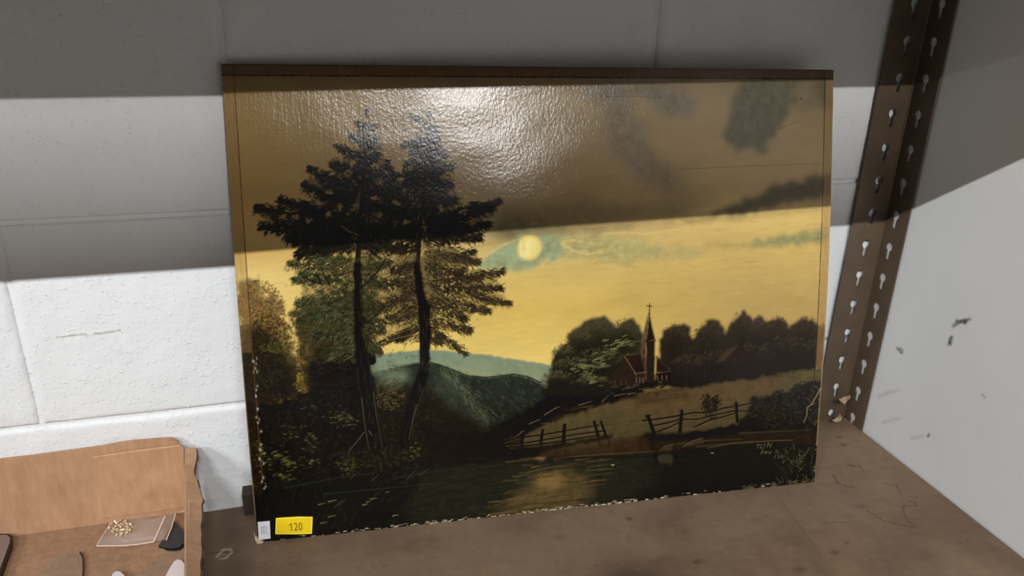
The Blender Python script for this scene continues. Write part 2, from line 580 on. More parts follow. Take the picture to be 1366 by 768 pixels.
# ------------------------------------------------------------------ slotted angle post
PX, PY = 0.7195, -0.0060
HP, ZH = .0385, .0160
KW, KL = .0445, .0375
N = Nodes('brown_enamel_steel')
co = N.coord()
M_POST = N.set(Base_Color=N.ramp(N.noise(35, 5, .6, co), [(.3, L3(84, 70, 56)), (.7, L3(98, 82, 65))]), Roughness=.38,
               Metallic=0.0, Normal=N.bump(N.noise(300, 2, .5, co), .1, .0004))


def keyhole(n=28):
    pts = []
    R, rt = .0053, .0027
    hz, tz = .0050, -.0080
    ja = math.acos(rt / R)
    # head arc from lower right over the top to lower left
    a0 = -math.pi / 2 + math.asin(rt / R); a1 = math.pi * 1.5 - math.asin(rt / R)
    for i in range(18):
        a = a0 + (a1 - a0) * i / 17
        pts.append((R * math.cos(a), hz + R * math.sin(a)))
    for i in range(8):
        a = math.pi + math.pi * i / 7
        pts.append((rt * math.cos(a), tz + rt * math.sin(a)))
    return pts


def flange_mesh(w_, hx, nh, th=.0017):
    """strip w_ wide in local x, holes centred at hx, each cell HP tall; face at local y=0 (front)"""
    bm = bmesh.new()
    kh = keyhole()
    def rect_pt(dx, dz):
        xm = (w_ - hx) if dx > 0 else hx
        s = 1e9
        if abs(dx) > 1e-9: s = min(s, xm / abs(dx))
        if abs(dz) > 1e-9: s = min(s, HP / 2 / abs(dz))
        return dx * s, dz * s
    ring = []
    for (x, z) in kh:
        ring.append((math.atan2(z, x), (x, z), rect_pt(x, z)))
    for cx, cz in ((-hx, -HP / 2), (w_ - hx, -HP / 2), (w_ - hx, HP / 2), (-hx, HP / 2)):
        a = math.atan2(cz, cx)
        # hole point at that angle: interpolate on keyhole outline
        best = None
        for i in range(len(kh)):
            (xa, za), (xb, zb) = kh[i], kh[(i + 1) % len(kh)]
            dx, dz = math.cos(a), math.sin(a)
            den = (xb - xa) * dz - (zb - za) * dx
            if abs(den) < 1e-12: continue
            t = (xa * -dz + za * dx) / den
            if -1e-6 <= t <= 1 + 1e-6:
                hx_, hz_ = xa + (xb - xa) * t, za + (zb - za) * t
                if hx_ * dx + hz_ * dz > 0: best = (hx_, hz_)
        ring.append((a, best, (cx, cz)))
    ring.sort(key=lambda r: r[0])
    for k in range(nh):
        zc = k * HP
        F, B = [], []
        for (a, h, r) in ring:
            F.append((bm.verts.new((hx + h[0], 0, zc + h[1])), bm.verts.new((hx + r[0], 0, zc + r[1]))))
            B.append((bm.verts.new((hx + h[0], th, zc + h[1])), bm.verts.new((hx + r[0], th, zc + r[1]))))
        n = len(ring)
        for i in range(n):
            j = (i + 1) % n
            bm.faces.new((F[i][0], F[i][1], F[j][1], F[j][0]))
            bm.faces.new((B[i][0], B[j][0], B[j][1], B[i][1]))
            bm.faces.new((F[i][0], F[j][0], B[j][0], B[i][0]))
            xo0, xo1 = F[i][1].co.x, F[j][1].co.x
            if (abs(xo0) < 1e-7 and abs(xo1) < 1e-7) or (abs(xo0 - w_) < 1e-7 and abs(xo1 - w_) < 1e-7):
                bm.faces.new((F[i][1], B[i][1], B[j][1], F[j][1]))
    bmesh.ops.remove_doubles(bm, verts=bm.verts, dist=1e-6)
    bmesh.ops.recalc_face_normals(bm, faces=bm.faces)
    me = bpy.data.meshes.new('flange')
    bm.to_mesh(me); bm.free()
    return me


NH = 22
post = empty('slotted_angle_post', (PX, PY, -.09))
tag(post, 'brown steel angle upright with keyhole slots in the corner beside the painting', 'post')
z0 = ZH - 3 * HP
o = link('left_flange', flange_mesh(KW, KW - .0190, NH), M_POST, post)
o.location = Vector((PX - KW, PY, z0)) - post.location
o = link('right_flange', flange_mesh(KL, .0172, NH), M_POST, post)
o.rotation_euler = (0, 0, -math.pi / 2)
o.location = Vector((PX, PY + .0017, z0)) - post.location
# rounded inside of the bend
bm = bmesh.new()
bm_box(bm, (PX - .0012, PY - .0012, z0 - HP / 2), (PX + .0017, PY + .0017, z0 + (NH - .5) * HP), .0009, 3)
from_bm('bend', bm, M_POST, post)
N = Nodes('torn_tape')
M_TAPE = N.set(Base_Color=N.ramp(N.noise(200, 3, .6, N.coord()), [(.3, L3(120, 98, 72)), (.7, L3(190, 168, 135))]), Roughness=.6)
TP = []
for (name, pts, dep, lab) in (('tape_scrap', [(1119, 533), (1127, 529), (1134, 527), (1135, 531), (1130, 535), (1127, 539), (1122, 536)], -.020, 'small torn tan tape scrap stuck on the post, upper of two'),
                         ('tape_scrap', [(1110, 561), (1117, 557), (1121, 552), (1123, 556), (1122, 561), (1115, 563)], -.020, 'small torn tan tape scrap at the foot of the post, lower of two')):
    bm = bmesh.new()
    q = [at(x, y, 1, dep - .002 * (i % 3)) for i, (x, y) in enumerate(pts)]
    slab(bm, [tuple(p) for p in q], (0, -1, .2), .0012)
    o = from_bm(name, bm, M_TAPE)
    o['label'] = lab; o['category'] = 'tape'; o['group'] = 'torn tape scraps on the post'
    TP.append(o)

# ================================================================== THE PAINTING
BL = on_shelf(343, 724, .0003); BR = on_shelf(1086, 643, .0003)
TL = at(295, 85, 1, -.0070); TR = at(1112, 93, 1, -.0320)
NRM = np.cross(BR - BL, TL - BL); NRM /= np.linalg.norm(NRM)
if NRM[1] > 0: NRM = -NRM


def bow(u, v):
    """the old board is bowed forward at mid height, with one added hump that gathers the glare"""
    return .0080 * np.sin(np.pi * v) + .0050 * np.exp(-((u - .46) / .17) ** 2 - ((v - .72) / .15) ** 2)  # second term is shaped to centre the far lamp's glare


quad_px = [(343, 724), (1086, 643), (1112, 93), (295, 85)]      # where the corners were measured
CW, CH = 1000, 764


def homog(src, dst):
    A = []
    for (x, y), (u, v) in zip(src, dst):
        A.append([x, y, 1, 0, 0, 0, -u * x, -u * y, u]); A.append([0, 0, 0, x, y, 1, -v * x, -v * y, v])
    A = np.array(A, float)
    h = np.linalg.solve(A[:, :8], A[:, 8])
    return np.append(h, 1).reshape(3, 3)


HM = homog(quad_px, [(0, CH - 1), (CW - 1, CH - 1), (CW - 1, 0), (0, 0)])


def tf_pic(x, y):
    q = HM @ np.array([x, y, 1.0])
    return q[0] / q[2], q[1] / q[2]


cv = Canvas(CW, CH, tf_pic, 1.25)
HI = np.linalg.inv(HM)
YY, XX = np.mgrid[0:CH, 0:CW].astype(float)
den = HI[2, 0] * XX + HI[2, 1] * YY + 1 * HI[2, 2]
PXX = (HI[0, 0] * XX + HI[0, 1] * YY + HI[0, 2]) / den      # feature coordinates of every canvas cell
PYY = (HI[1, 0] * XX + HI[1, 1] * YY + HI[1, 2]) / den


def interp_cols(t, stops):
    xs = [s[0] for s in stops]
    return np.stack([np.interp(t, xs, [lin(s[1])[i] for s in stops]) for i in range(3)], -1)


exec_sky = None
# --- sky
left = interp_cols(PYY, [(85, (120, 98, 62)), (130, (160, 132, 80)), (250, (160, 127, 72)), (330, (205, 168, 98)), (360, (230, 200, 122)), (440, (230, 196, 110)), (520, (200, 160, 90))])
midc = interp_cols(PYY, [(85, (120, 100, 72)), (130, (160, 138, 100)), (250, (150, 124, 84)), (300, (190, 165, 110)), (340, (216, 186, 110)), (400, (214, 180, 94)), (480, (236, 204, 114))])
rgt = interp_cols(PYY, [(85, (125, 108, 82)), (130, (150, 130, 98)), (200, (172, 146, 104)), (250, (180, 150, 100)), (285, (214, 182, 108)), (320, (205, 172, 100)), (400, (186, 156, 90)), (470, (180, 146, 82))])
tx = np.clip((PXX - 330) / 330, 0, 1)[..., None]; ty = np.clip((PXX - 700) / 330, 0, 1)[..., None]
ty = ty * ty * (3 - 2 * ty)
sky = left * (1 - tx) + midc * tx
sky = sky * (1 - ty) + rgt * ty
nz = fbm(CH, CW, 40, 90, rng, 5)[..., None] - .5
nz2 = fbm(CH, CW, 5, 22, rng, 3)[..., None] - .5
cv.c[:] = sky * (1 + .22 * nz + .12 * nz2)
# dark clouds of the upper right sky; shade painted along the shadow band
CL = (92, 92, 76)
cv.poly([(985, 112), (1010, 104), (1060, 104), (1062, 130), (1048, 150), (1040, 168), (1022, 190), (1014, 202), (1000, 196), (985, 200), (968, 190), (960, 178), (968, 160), (972, 140)], CL, 4, 5, .85, .25)
cv.poly([(1000, 100), (1108, 98), (1108, 130), (1060, 150), (1040, 130)], (118, 110, 86), 8, 8, .6, .2)
cv.poly([(1085, 100), (1110, 100), (1108, 150), (1092, 140)], (88, 80, 62), 6, 5, .6, .2)
cv.poly([(760, 112), (860, 112), (915, 118), (925, 150), (900, 158), (880, 150), (862, 128), (820, 128), (790, 135)], (112, 110, 98), 6, 7, .75, .3)
cv.poly([(795, 112), (835, 120), (850, 165), (870, 205), (900, 240), (850, 238), (815, 205), (800, 160)], (124, 116, 100), 8, 9, .7, .3)
cv.poly([(860, 200), (910, 235), (960, 262), (900, 270), (850, 245)], (120, 102, 72), 10, 8, .5, .2)
cv.poly([(1110, 228), (1085, 232), (1060, 240), (1030, 243), (1005, 258), (975, 268), (940, 282), (900, 292), (930, 290), (990, 282), (1050, 268), (1110, 258)], (70, 62, 44), 4, 5, .9, .3)
cv.poly([(660, 265), (740, 262), (860, 262), (950, 268), (900, 288), (780, 300), (660, 308)], (108, 86, 56), 9, 7, .7, .3)  # darkened paint deepens the band between the two shadow edges
cv.poly([(650, 278), (700, 283), (740, 292), (760, 304), (700, 310), (640, 312)], (88, 86, 62), 8, 6, .7, .3)
cv.poly([(700, 300), (760, 296), (830, 293), (860, 285), (830, 300), (760, 306), (700, 312)], (140, 124, 84), 3, 3, .6)
# blue-green opening round the moon
TE = (150, 160, 120)
cv.poly([(632, 342), (652, 330), (668, 318), (690, 306), (730, 304), (748, 310), (752, 322), (752, 332), (742, 338), (728, 336), (716, 346), (690, 352), (662, 350), (640, 348)], TE, 3, 4, .95, .25)
cv.poly([(735, 306), (800, 304), (850, 312), (880, 320), (870, 336), (820, 346), (780, 338), (752, 334), (745, 320)], (170, 162, 108), 5, 5, .75, .3)
cv.poly([(850, 326), (905, 322), (940, 330), (925, 338), (860, 340)], (168, 158, 104), 5, 4, .6, .2)
for pts, c_, w_, a_ in (([(745, 316), (760, 326), (780, 331), (800, 328)], (232, 208, 128), 3, .9), ([(746, 315), (760, 312), (790, 318)], (222, 198, 120), 3, .8),
                        ([(762, 323), (785, 325), (806, 320)], (120, 116, 74), 2.2, .6), ([(756, 334), (790, 334), (820, 330)], (146, 138, 88), 2.5, .6),
                        ([(790, 343), (820, 342), (850, 350)], (178, 148, 86), 1.5, .6), ([(720, 346), (728, 338), (735, 342), (750, 336)], (226, 196, 112), 3.2, .9),
                        ([(640, 334), (655, 326), (670, 317), (684, 312)], (222, 200, 130), 3, .9), ([(630, 320), (650, 316), (680, 311)], (170, 128, 72), 4, .7),
                        ([(800, 305), (830, 303), (860, 306), (900, 300)], (236, 206, 130), 2.4, .7)):
    cv.path(pts, w_ * 1.1, w_ * .6, c_, a_ * .5, 2.0)
cv.poly([(995, 316), (1030, 310), (1060, 306), (1098, 302), (1100, 318), (1060, 322), (1030, 324), (1000, 324)], (132, 136, 92), 3, 4, .85, .3)
cv.poly([(930, 318), (995, 318), (1030, 322), (990, 328), (940, 326)], (176, 154, 92), 3, 3, .6, .2)
cv.poly([(905, 282), (960, 284), (1030, 276), (1095, 270), (1095, 276), (1030, 286), (960, 292), (905, 292)], (176, 148, 92), 3, 3, .6, .2)
for _ in range(240):
    x = random.uniform(700, 1095); y = random.gauss(325, 22)
    if y < 285: continue
    l = random.uniform(4, 22); sl = random.uniform(-.25, .15)
    cv.stroke(x, y, x + l, y + sl * l, 1.2, .6, random.choice([(200, 168, 96), (226, 190, 110), (150, 140, 92), (186, 146, 80)]), random.uniform(.15, .5), .8)
# moon
cv.blob(703, 322, 16, 16.5, (236, 214, 128), 1, 9)
cv.blob(705, 318, 11, 9, (242, 226, 150), .7, 2)
cv.blob(697, 330, 7, 5, (250, 236, 160), .7, 2)
for i in range(9):
    x = 691 + i * 3
    cv.path([(x, 310 + random.random() * 3), (x + random.uniform(-1.5, 1.5), 322), (x + 1, 332)], 1.2, .7, random.choice([(250, 238, 172), (214, 182, 100)]), .45)
cv.path([(688, 311), (700, 306), (712, 307), (718, 314), (719, 324), (714, 334), (704, 338)], 1.5, 1.0, (236, 186, 92), .7)
# crackle and fine craquelure in the upper sky
for q in ([(700, 164), (735, 163), (770, 157)], [(800, 128), (840, 127), (880, 130)], [(905, 222), (1000, 218), (1090, 216)], [(1030, 172), (1050, 165), (1066, 160)]):
    cv.path(q, .9, .7, (88, 62, 38), .6)
cv.blob(1067, 131, 1.6, 1.4, (20, 18, 14), .9)
# --- far hills
cv.poly([(440, 478), (480, 468), (520, 460), (560, 456), (600, 458), (650, 464), (690, 470), (728, 477), (740, 481), (740, 510), (480, 520)], (128, 144, 116), 1.0, 1, 1, .12, col2=(134, 140, 106))
cv.poly([(560, 470), (620, 480), (650, 486), (690, 488), (715, 486), (730, 500), (700, 500), (600, 500)], (176, 166, 116), 4, 3, .2, .1)
for _ in range(60):
    x = random.uniform(500, 730); y = 462 + (x - 500) * .06 + random.uniform(2, 20)
    cv.stroke(x, y, x + random.uniform(8, 25), y + random.uniform(0, 3), 1.6, 1, random.choice([(146, 158, 128), (112, 134, 112), (150, 150, 112)]), .35, 1)
cv.poly([(470, 496), (500, 486), (530, 478), (565, 472), (582, 474), (600, 481), (625, 492), (650, 494), (685, 491), (704, 494), (724, 504), (745, 530), (740, 600), (470, 600)], (44, 50, 40), .8, .8, 1, .35, col2=(14, 13, 9))
cv.poly([(476, 488), (520, 478), (540, 480), (548, 500), (520, 510), (480, 520)], (128, 138, 108), 5, 4, .55, .3)
cv.path([(576, 473), (600, 481), (625, 491.5), (650, 494), (686, 490), (704, 493.5), (722, 502)], 2.0, 2.4, (30, 34, 24), .9)
cv.poly([(590, 480), (606, 492), (624, 515), (642, 535), (655, 545), (640, 560), (610, 545), (585, 520), (580, 490)], (66, 72, 55), 4, 5, .45, .35)
cv.poly([(625, 500), (660, 500), (690, 500), (700, 515), (670, 530), (640, 525)], (38, 43, 34), 5, 4, .7, .3)
for _ in range(420):
    x = random.uniform(570, 715); y = random.uniform(482, 575)
    if y > 590 - (x - 570) * .25 or y < 480 + abs(x - 600) * .1: continue
    th = random.gauss(.7, .4)
    l = random.uniform(2, 7)
    cv.stroke(x, y, x + l * math.cos(th), y + l * math.sin(th), 1.3, .7, random.choice([(78, 82, 60), (54, 58, 44), (92, 92, 64), (30, 32, 24), (26, 27, 20)]), random.uniform(.2, .55), .8)
for _ in range(150):
    t_ = random.random(); x = 590 + 60 * t_ + random.gauss(0, 5); y = 482 + 68 * t_ ** 1.2 + random.gauss(0, 5)
    cv.stroke(x, y, x + random.uniform(2, 8), y + random.uniform(3, 9), 1.4, .6, random.choice([(96, 102, 76), (74, 82, 62), (112, 114, 84)]), random.uniform(.2, .5), .7)
# --- dark undergrowth of the whole left half, ground, river bank
BK = (17, 13, 8)
cv.poly([(300, 452), (352, 450), (392, 470), (412, 466), (440, 470), (480, 476), (505, 500), (540, 530), (580, 560), (620, 570), (690, 565), (730, 540), (760, 510), (815, 505), (880, 512), (1000, 490), (1100, 470), (1110, 560), (1100, 660), (340, 740), (330, 700)], BK, 5, 7, 1, .4)
cv.poly([(500, 505), (560, 500), (600, 530), (640, 555), (600, 610), (500, 610)], (24, 20, 13), 8, 8, .9, .3)
# meadow
cv.poly([(690, 588), (702, 574), (725, 562), (760, 548), (790, 538), (830, 528), (880, 518), (930, 508), (975, 500), (1020, 492), (1060, 488), (1096, 484), (1096, 500), (1060, 512), (1020, 535), (990, 560), (920, 575), (860, 582), (800, 590), (740, 595)], (92, 77, 48), 2, 3, 1, .25, col2=(68, 60, 37))
cv.poly([(830, 528), (900, 518), (970, 504), (1030, 496), (1060, 500), (1010, 520), (940, 535), (880, 545), (830, 545)], (92, 66, 40), 5, 4, .6, .2)
cv.poly([(740, 555), (800, 540), (850, 545), (840, 580), (760, 590), (720, 580)], (76, 68, 38), 6, 4, .6, .2)
cv.poly([(845, 524), (905, 516), (930, 522), (880, 532), (850, 534)], (58, 38, 22), 4, 3, .7)
cv.poly([(1040, 490), (1096, 484), (1096, 494), (1040, 498)], (92, 88, 48), 2, 2, .8)
for _ in range(260):
    x = random.uniform(720, 1060); y = 520 + (1060 - x) * .09 + random.uniform(-14, 36)
    l = random.uniform(8, 34)
    cv.stroke(x, y, x + l, y - l * random.uniform(.02, .16), 1.6, .8, random.choice([(108, 86, 50), (68, 52, 30), (92, 68, 40), (80, 70, 40)]), random.uniform(.12, .4), 1)
# sloping dark bank edge with light stones
cv.poly([(660, 600), (700, 566), (735, 548), (770, 535), (820, 522), (870, 514), (905, 508), (900, 500), (760, 500), (700, 540), (640, 580)], BK, 2, 4, 1)
for q in ([(728, 546), (742, 537), (748, 535)], [(708, 558), (722, 552)], [(773, 533), (790, 528)], [(804, 529), (812, 520), (818, 517)], [(820, 521), (835, 518)], [(838, 519), (848, 517)], [(858, 514), (870, 512)], [(885, 512), (898, 508)], [(900, 510), (915, 511)], [(700, 568), (690, 576)]):
    cv.path(q, 1.8, 1.0, (120, 94, 66), .55)
# --- far tree line (feathery round crowns)
def crown(x, y, rx, ry, base, hi, n=150, lean=-.5):
    n = int(n * 2.2)
    cv.blob(x, y + ry * .25, rx * .85, ry * .85, base, .75, 2.4)
    for _ in range(n):
        a_ = random.uniform(0, 2 * math.pi); r = random.random() ** .5
        px = x + rx * r * math.cos(a_); py = y + ry * r * math.sin(a_)
        up = max(0, -(py - y) / ry) * .8 + .2 * random.random()
        c_ = [b_ + (h_ - b_) * up for b_, h_ in zip(base, hi)]
        th = math.atan2(py - y, px - x) + random.gauss(0, .6)
        l = random.uniform(1.5, 4.5)
        cv.stroke(px, py, px + l * math.cos(th), py + l * math.sin(th) * .8, 1.5, .6, jit(c_, 6), random.uniform(.3, .75), .6)
        if up > .5 and random.random() < .6:
            cv.stroke(px, py, px - random.uniform(2, 6), py + random.uniform(1, 4), 1.1, .5, jit(hi, 8), random.uniform(.15, .45), .7)
    for _ in range(0):
        a_ = random.uniform(math.pi * .95, math.pi * 2.05)
        px = x + rx * .98 * math.cos(a_); py = y + ry * .98 * math.sin(a_)
        th = a_ + random.gauss(0, .5)
        l = random.uniform(1, 4)
        cv.stroke(px, py, px + l * math.cos(th), py + l * math.sin(th), 1.3, .5, jit(hi, 10), random.uniform(.12, .4), .9)


BT, HT = (28, 21, 14), (76, 61, 40)
cv.poly([(876, 445), (884, 432), (905, 424), (916, 428), (922, 446), (930, 430), (943, 418), (956, 420), (966, 438), (972, 425), (988, 407), (996, 415), (1000, 424), (1011, 414), (1019, 424), (1031, 417), (1040, 420), (1048, 428), (1066, 417), (1078, 422), (1086, 430), (1093, 425), (1098, 436), (1096, 484), (1060, 488), (1000, 500), (960, 504), (905, 512), (880, 505)], (54, 43, 29), 1.8, 3, 1, .3, col2=(18, 14, 9))
cv.poly([(736, 480), (740, 462), (756, 448), (757, 436), (768, 430), (775, 422), (788, 416), (800, 412), (815, 417), (821, 428), (827, 420), (840, 418), (852, 425), (857, 440), (858, 500), (800, 524), (724, 520)], (66, 60, 40), 1.8, 3, 1, .3, col2=(15, 13, 8))
for (x, y, rx, ry) in ((1092, 452, 14, 26), (1070, 447, 22, 30), (1030, 450, 24, 34), (1006, 448, 16, 33), (985, 446, 17, 38), (945, 455, 25, 35), (900, 452, 18, 27), (1085, 468, 22, 22), (1045, 470, 36, 28), (1000, 476, 34, 24), (955, 482, 36, 22), (916, 488, 26, 22)):
    crown(x, y, rx, ry, BT, HT, 130)
HG = (92, 84, 54)
for (x, y, rx, ry) in ((832, 444, 20, 27), (798, 446, 26, 30), (772, 455, 20, 26), (752, 470, 16, 20), (762, 488, 28, 20), (800, 480, 36, 26), (842, 482, 24, 18), (745, 502, 24, 16), (790, 508, 30, 14)):
    crown(x, y, rx, ry, (22, 19, 11), HG, 150)
for (x, y) in ((792, 470), (800, 478), (784, 484), (776, 492), (808, 462), (818, 452), (790, 500), (830, 450), (768, 480)):
    for _ in range(16):
        px, py = x + random.gauss(0, 7), y + random.gauss(0, 4)
        cv.stroke(px, py, px + random.uniform(3, 8), py + random.uniform(-2.5, 0), 1.6, .8, random.choice([(124, 118, 66), (96, 96, 54), (140, 134, 84)]), random.uniform(.3, .75), .6)
# small roof among the trees on the right
cv.poly([(952, 478), (965, 462), (985, 452), (975, 466), (965, 474)], (62, 48, 34), .8, .5, .9)
cv.poly([(966, 472), (986, 451), (994, 462), (990, 472), (975, 478)], (38, 24, 16), .8, .5, .9)
cv.path([(980, 462), (988, 448)], 1.6, 1.2, (18, 12, 8), 1)
# --- church
cv.poly([(817, 509), (817, 492), (832, 468), (846, 490), (846, 506)], (38, 28, 19), .5, 0, 1)
cv.poly([(832, 467), (854, 464), (862, 489), (846, 491)], (40, 26, 17), .5, 0, 1, col2=(24, 16, 11))
cv.poly([(846, 491), (861, 489), (862, 503), (846, 506)], (42, 31, 22), .4, 0, 1)
cv.poly([(874, 466), (893, 488), (874, 490)], (34, 20, 14), .5, 0, 1)
cv.poly([(873, 490), (894, 488), (894, 500), (873, 503)], (26, 17, 12), .4, 0, 1)
cv.poly([(854, 448), (860, 445), (861, 496), (862, 503), (858, 480), (854, 466)], (84, 62, 42), .4, 0, 1)
cv.poly([(860, 445), (872, 447), (873, 503), (861, 504)], (34, 25, 18), .4, 0, 1)
cv.poly([(853, 450), (859, 424), (863, 409), (864, 409), (861, 446)], (96, 74, 50), .4, 0, 1)
cv.poly([(860, 448), (864, 409), (868, 428), (873, 447)], (30, 19, 13), .4, 0, 1)
cv.path([(859, 447), (866, 449), (873, 447)], 1.6, 1.4, (22, 14, 9), 1)
cv.path([(864, 412), (864, 397)], 1.5, 1.2, (18, 13, 8), 1)
cv.path([(860.5, 400.5), (867.5, 401)], 1.5, 1.3, (18, 13, 8), 1)
cv.path([(832, 467), (846, 489), (848, 494)], 1.6, 1.2, (104, 78, 52), .9)
cv.path([(831, 467), (817, 490)], 1.4, 1.2, (18, 12, 8), 1)
cv.path([(846, 491), (862, 489)], 1.2, 1.1, (120, 92, 64), .7)
cv.path([(874, 491), (893, 488)], 1.1, 1.0, (96, 72, 50), .7)
cv.path([(833, 466), (853, 464)], 1.0, 1.0, (84, 66, 44), .7)
cv.path([(873, 467), (893, 487)], 1.1, 1.0, (74, 52, 36), .7)
for x in (821, 829, 835.5):
    cv.path([(x, 500), (x + .5, 506)], 2.0, 1.8, (76, 55, 36), .9); cv.path([(x + 1.2, 499), (x + 1.6, 505)], 1.3, 1.2, (14, 9, 6), 1)
for x in (848.5, 853, 857.5):
    cv.path([(x, 497), (x, 503)], 1.5, 1.4, (112, 86, 60), .8)
for x in (876, 882, 888):
    cv.path([(x, 494), (x + .6, 500)], 1.3, 1.2, (120, 90, 62), .7)
for y in (460, 471):
    cv.path([(857.5, y), (857.7, y + 4)], 2.2, 2.0, (42, 28, 18), 1)
for _ in range(50):
    x = random.uniform(805, 900); y = 510 - (x - 805) * .02 + random.gauss(2, 3)
    cv.stroke(x, y, x + random.uniform(3, 9), y - random.uniform(-1, 3), 2, 1, random.choice([(20, 15, 9), (36, 28, 16), (84, 66, 44)]), .6)
# --- near bank on the right, bushes
cv.poly([(1100, 505), (1086, 500), (1075, 506), (1062, 508), (1050, 520), (1030, 516), (1015, 526), (1000, 524), (995, 545), (985, 560), (940, 575), (880, 578), (850, 582), (860, 590), (900, 604), (1096, 590)], (20, 17, 10), 2, 4, 1, .3)
for (x, y, rx, ry) in ((1072, 525, 24, 22), (1045, 535, 22, 20), (1018, 540, 20, 18), (1090, 540, 12, 30), (1035, 552, 40, 16)):
    cv.stipple(x, y, rx, ry, 190, [(24, 20, 12), (34, 30, 18), (50, 42, 24), (18, 14, 8), (44, 40, 26)], (1.4, 3.0), .8)
for (x, y) in ((948, 534), (941, 528), (955, 530), (950, 545), (942, 541)):
    cv.stipple(x, y, 7, 9, 45, [(24, 17, 10), (38, 26, 15), (20, 14, 8)], (1.5, 3), .9)
cv.path([(1091, 514), (1086, 524), (1080, 535), (1074, 540), (1074, 550), (1070, 560)], 2.0, 1.0, (140, 122, 88), .85)
for _ in range(60):
    x = random.uniform(1075, 1095); y = random.uniform(508, 600)
    cv.stroke(x, y, x + random.uniform(-6, 6), y + random.uniform(-9, 2), 1.1, .6, random.choice([(96, 84, 52), (60, 54, 34), (120, 110, 76)]), random.uniform(.3, .7))
cv.poly([(850, 584), (900, 578), (1000, 575), (1096, 570), (1096, 592), (1000, 590), (900, 598), (870, 592)], (34, 27, 15), 2, 3, .8, .3)
for q in ([(905, 588), (940, 584), (990, 582)], [(985, 574), (1040, 572), (1080, 570)], [(930, 592), (1000, 586), (1056, 584)]):
    cv.path(q, 2.4, 1.4, (72, 62, 36), .6, 1)
cv.path([(945, 594), (975, 588), (1010, 586), (1056, 584)], .9, .7, (100, 90, 66), .6)
# rails and posts, right fence
WD, WH = (17, 11, 7), (96, 76, 50)
def fence_line(rails, posts, hl=True):
    for r in rails:
        if hl: cv.path([(x, y + 1.7) for x, y in r], 1.4, 1.1, WH, .5)
        cv.path(r, 2.6, 2.0, WD, 1)
    for (xa, ya, xb, yb, w_) in posts:
        cv.stroke(xa + 1.4, ya, xb + 1.4, yb, 1.4, 1.2, WH, .45)
        cv.stroke(xa, ya, xb, yb, w_, w_ * 1.1, WD, 1)
fence_line([[(858, 555), (880, 553), (905, 549), (925, 545), (945, 545), (965, 539), (985, 536), (1000, 533)],
            [(872, 562), (890, 559), (908, 554), (930, 554), (960, 547), (980, 543), (1000, 544)],
            [(878, 571), (895, 564), (907, 558)], [(925, 566), (945, 556), (962, 552), (980, 546)]],
           [(865, 549, 875, 576, 5), (909.5, 543, 908, 571, 5), (981, 532, 983, 558, 4.5)])
cv.path([(863, 549), (868, 548)], 4, 3, WD, 1)
cv.poly([(850, 580), (862, 572), (880, 572), (940, 572), (980, 560), (985, 575), (900, 584)], (16, 11, 7), 1.5, 2, .9)
for q in ([(922, 568), (945, 560)], [(965, 565), (978, 557)]):
    cv.path(q, 2.4, 1.6, (92, 74, 46), .6)
for pts in ([(882, 598), (888, 591), (900, 588), (898, 596)], [(912, 592), (925, 584), (938, 580), (940, 586), (920, 592)]):
    cv.poly(pts, (60, 49, 33), .8, 1, .85)
    cv.path(pts[:3], 1.2, .9, (112, 94, 66), .6)
# left fence and bank
fence_line([[(676, 583), (697, 577), (722, 574), (752, 569), (775, 565), (800, 561)], [(678, 587), (700, 585), (725, 581), (755, 576), (780, 572), (806, 569)],
            [(682, 590), (710, 588), (755, 582), (800, 575)]],
           [(700, 571, 698, 590, 4.5), (726, 567, 724, 584, 4), (755, 560, 754, 583, 5), (794, 556, 800, 576, 4), (803, 556, 811, 577, 3.5)])
cv.stipple(684, 579, 9, 5, 60, [(24, 18, 10), (60, 48, 28), (40, 30, 18)], (1, 2), .8)
cv.poly([(640, 600), (690, 592), (760, 584), (800, 576), (818, 574), (818, 580), (760, 592), (700, 600), (680, 605)], (16, 11, 7), 1.5, 2, .9)
cv.poly([(720, 600), (760, 592), (810, 582), (850, 580), (860, 600), (800, 604), (730, 606)], (62, 44, 26), 3, 3, .8, .3)
cv.poly([(820, 578), (856, 578), (870, 592), (900, 600), (850, 602), (800, 600)], (52, 34, 21), 4, 4, .75, .3)
for x in (800, 813, 755):
    cv.path([(x, 578), (x + 3, 590)], 4, 2.5, (26, 17, 10), .6, 1)
cv.path([(870, 575), (874, 605)], 7, 6, (22, 15, 10), .6, 1.5)
cv.poly([(715, 607), (722, 604), (731, 605), (728, 610), (718, 610)], (150, 112, 72), .8, .5, .85)
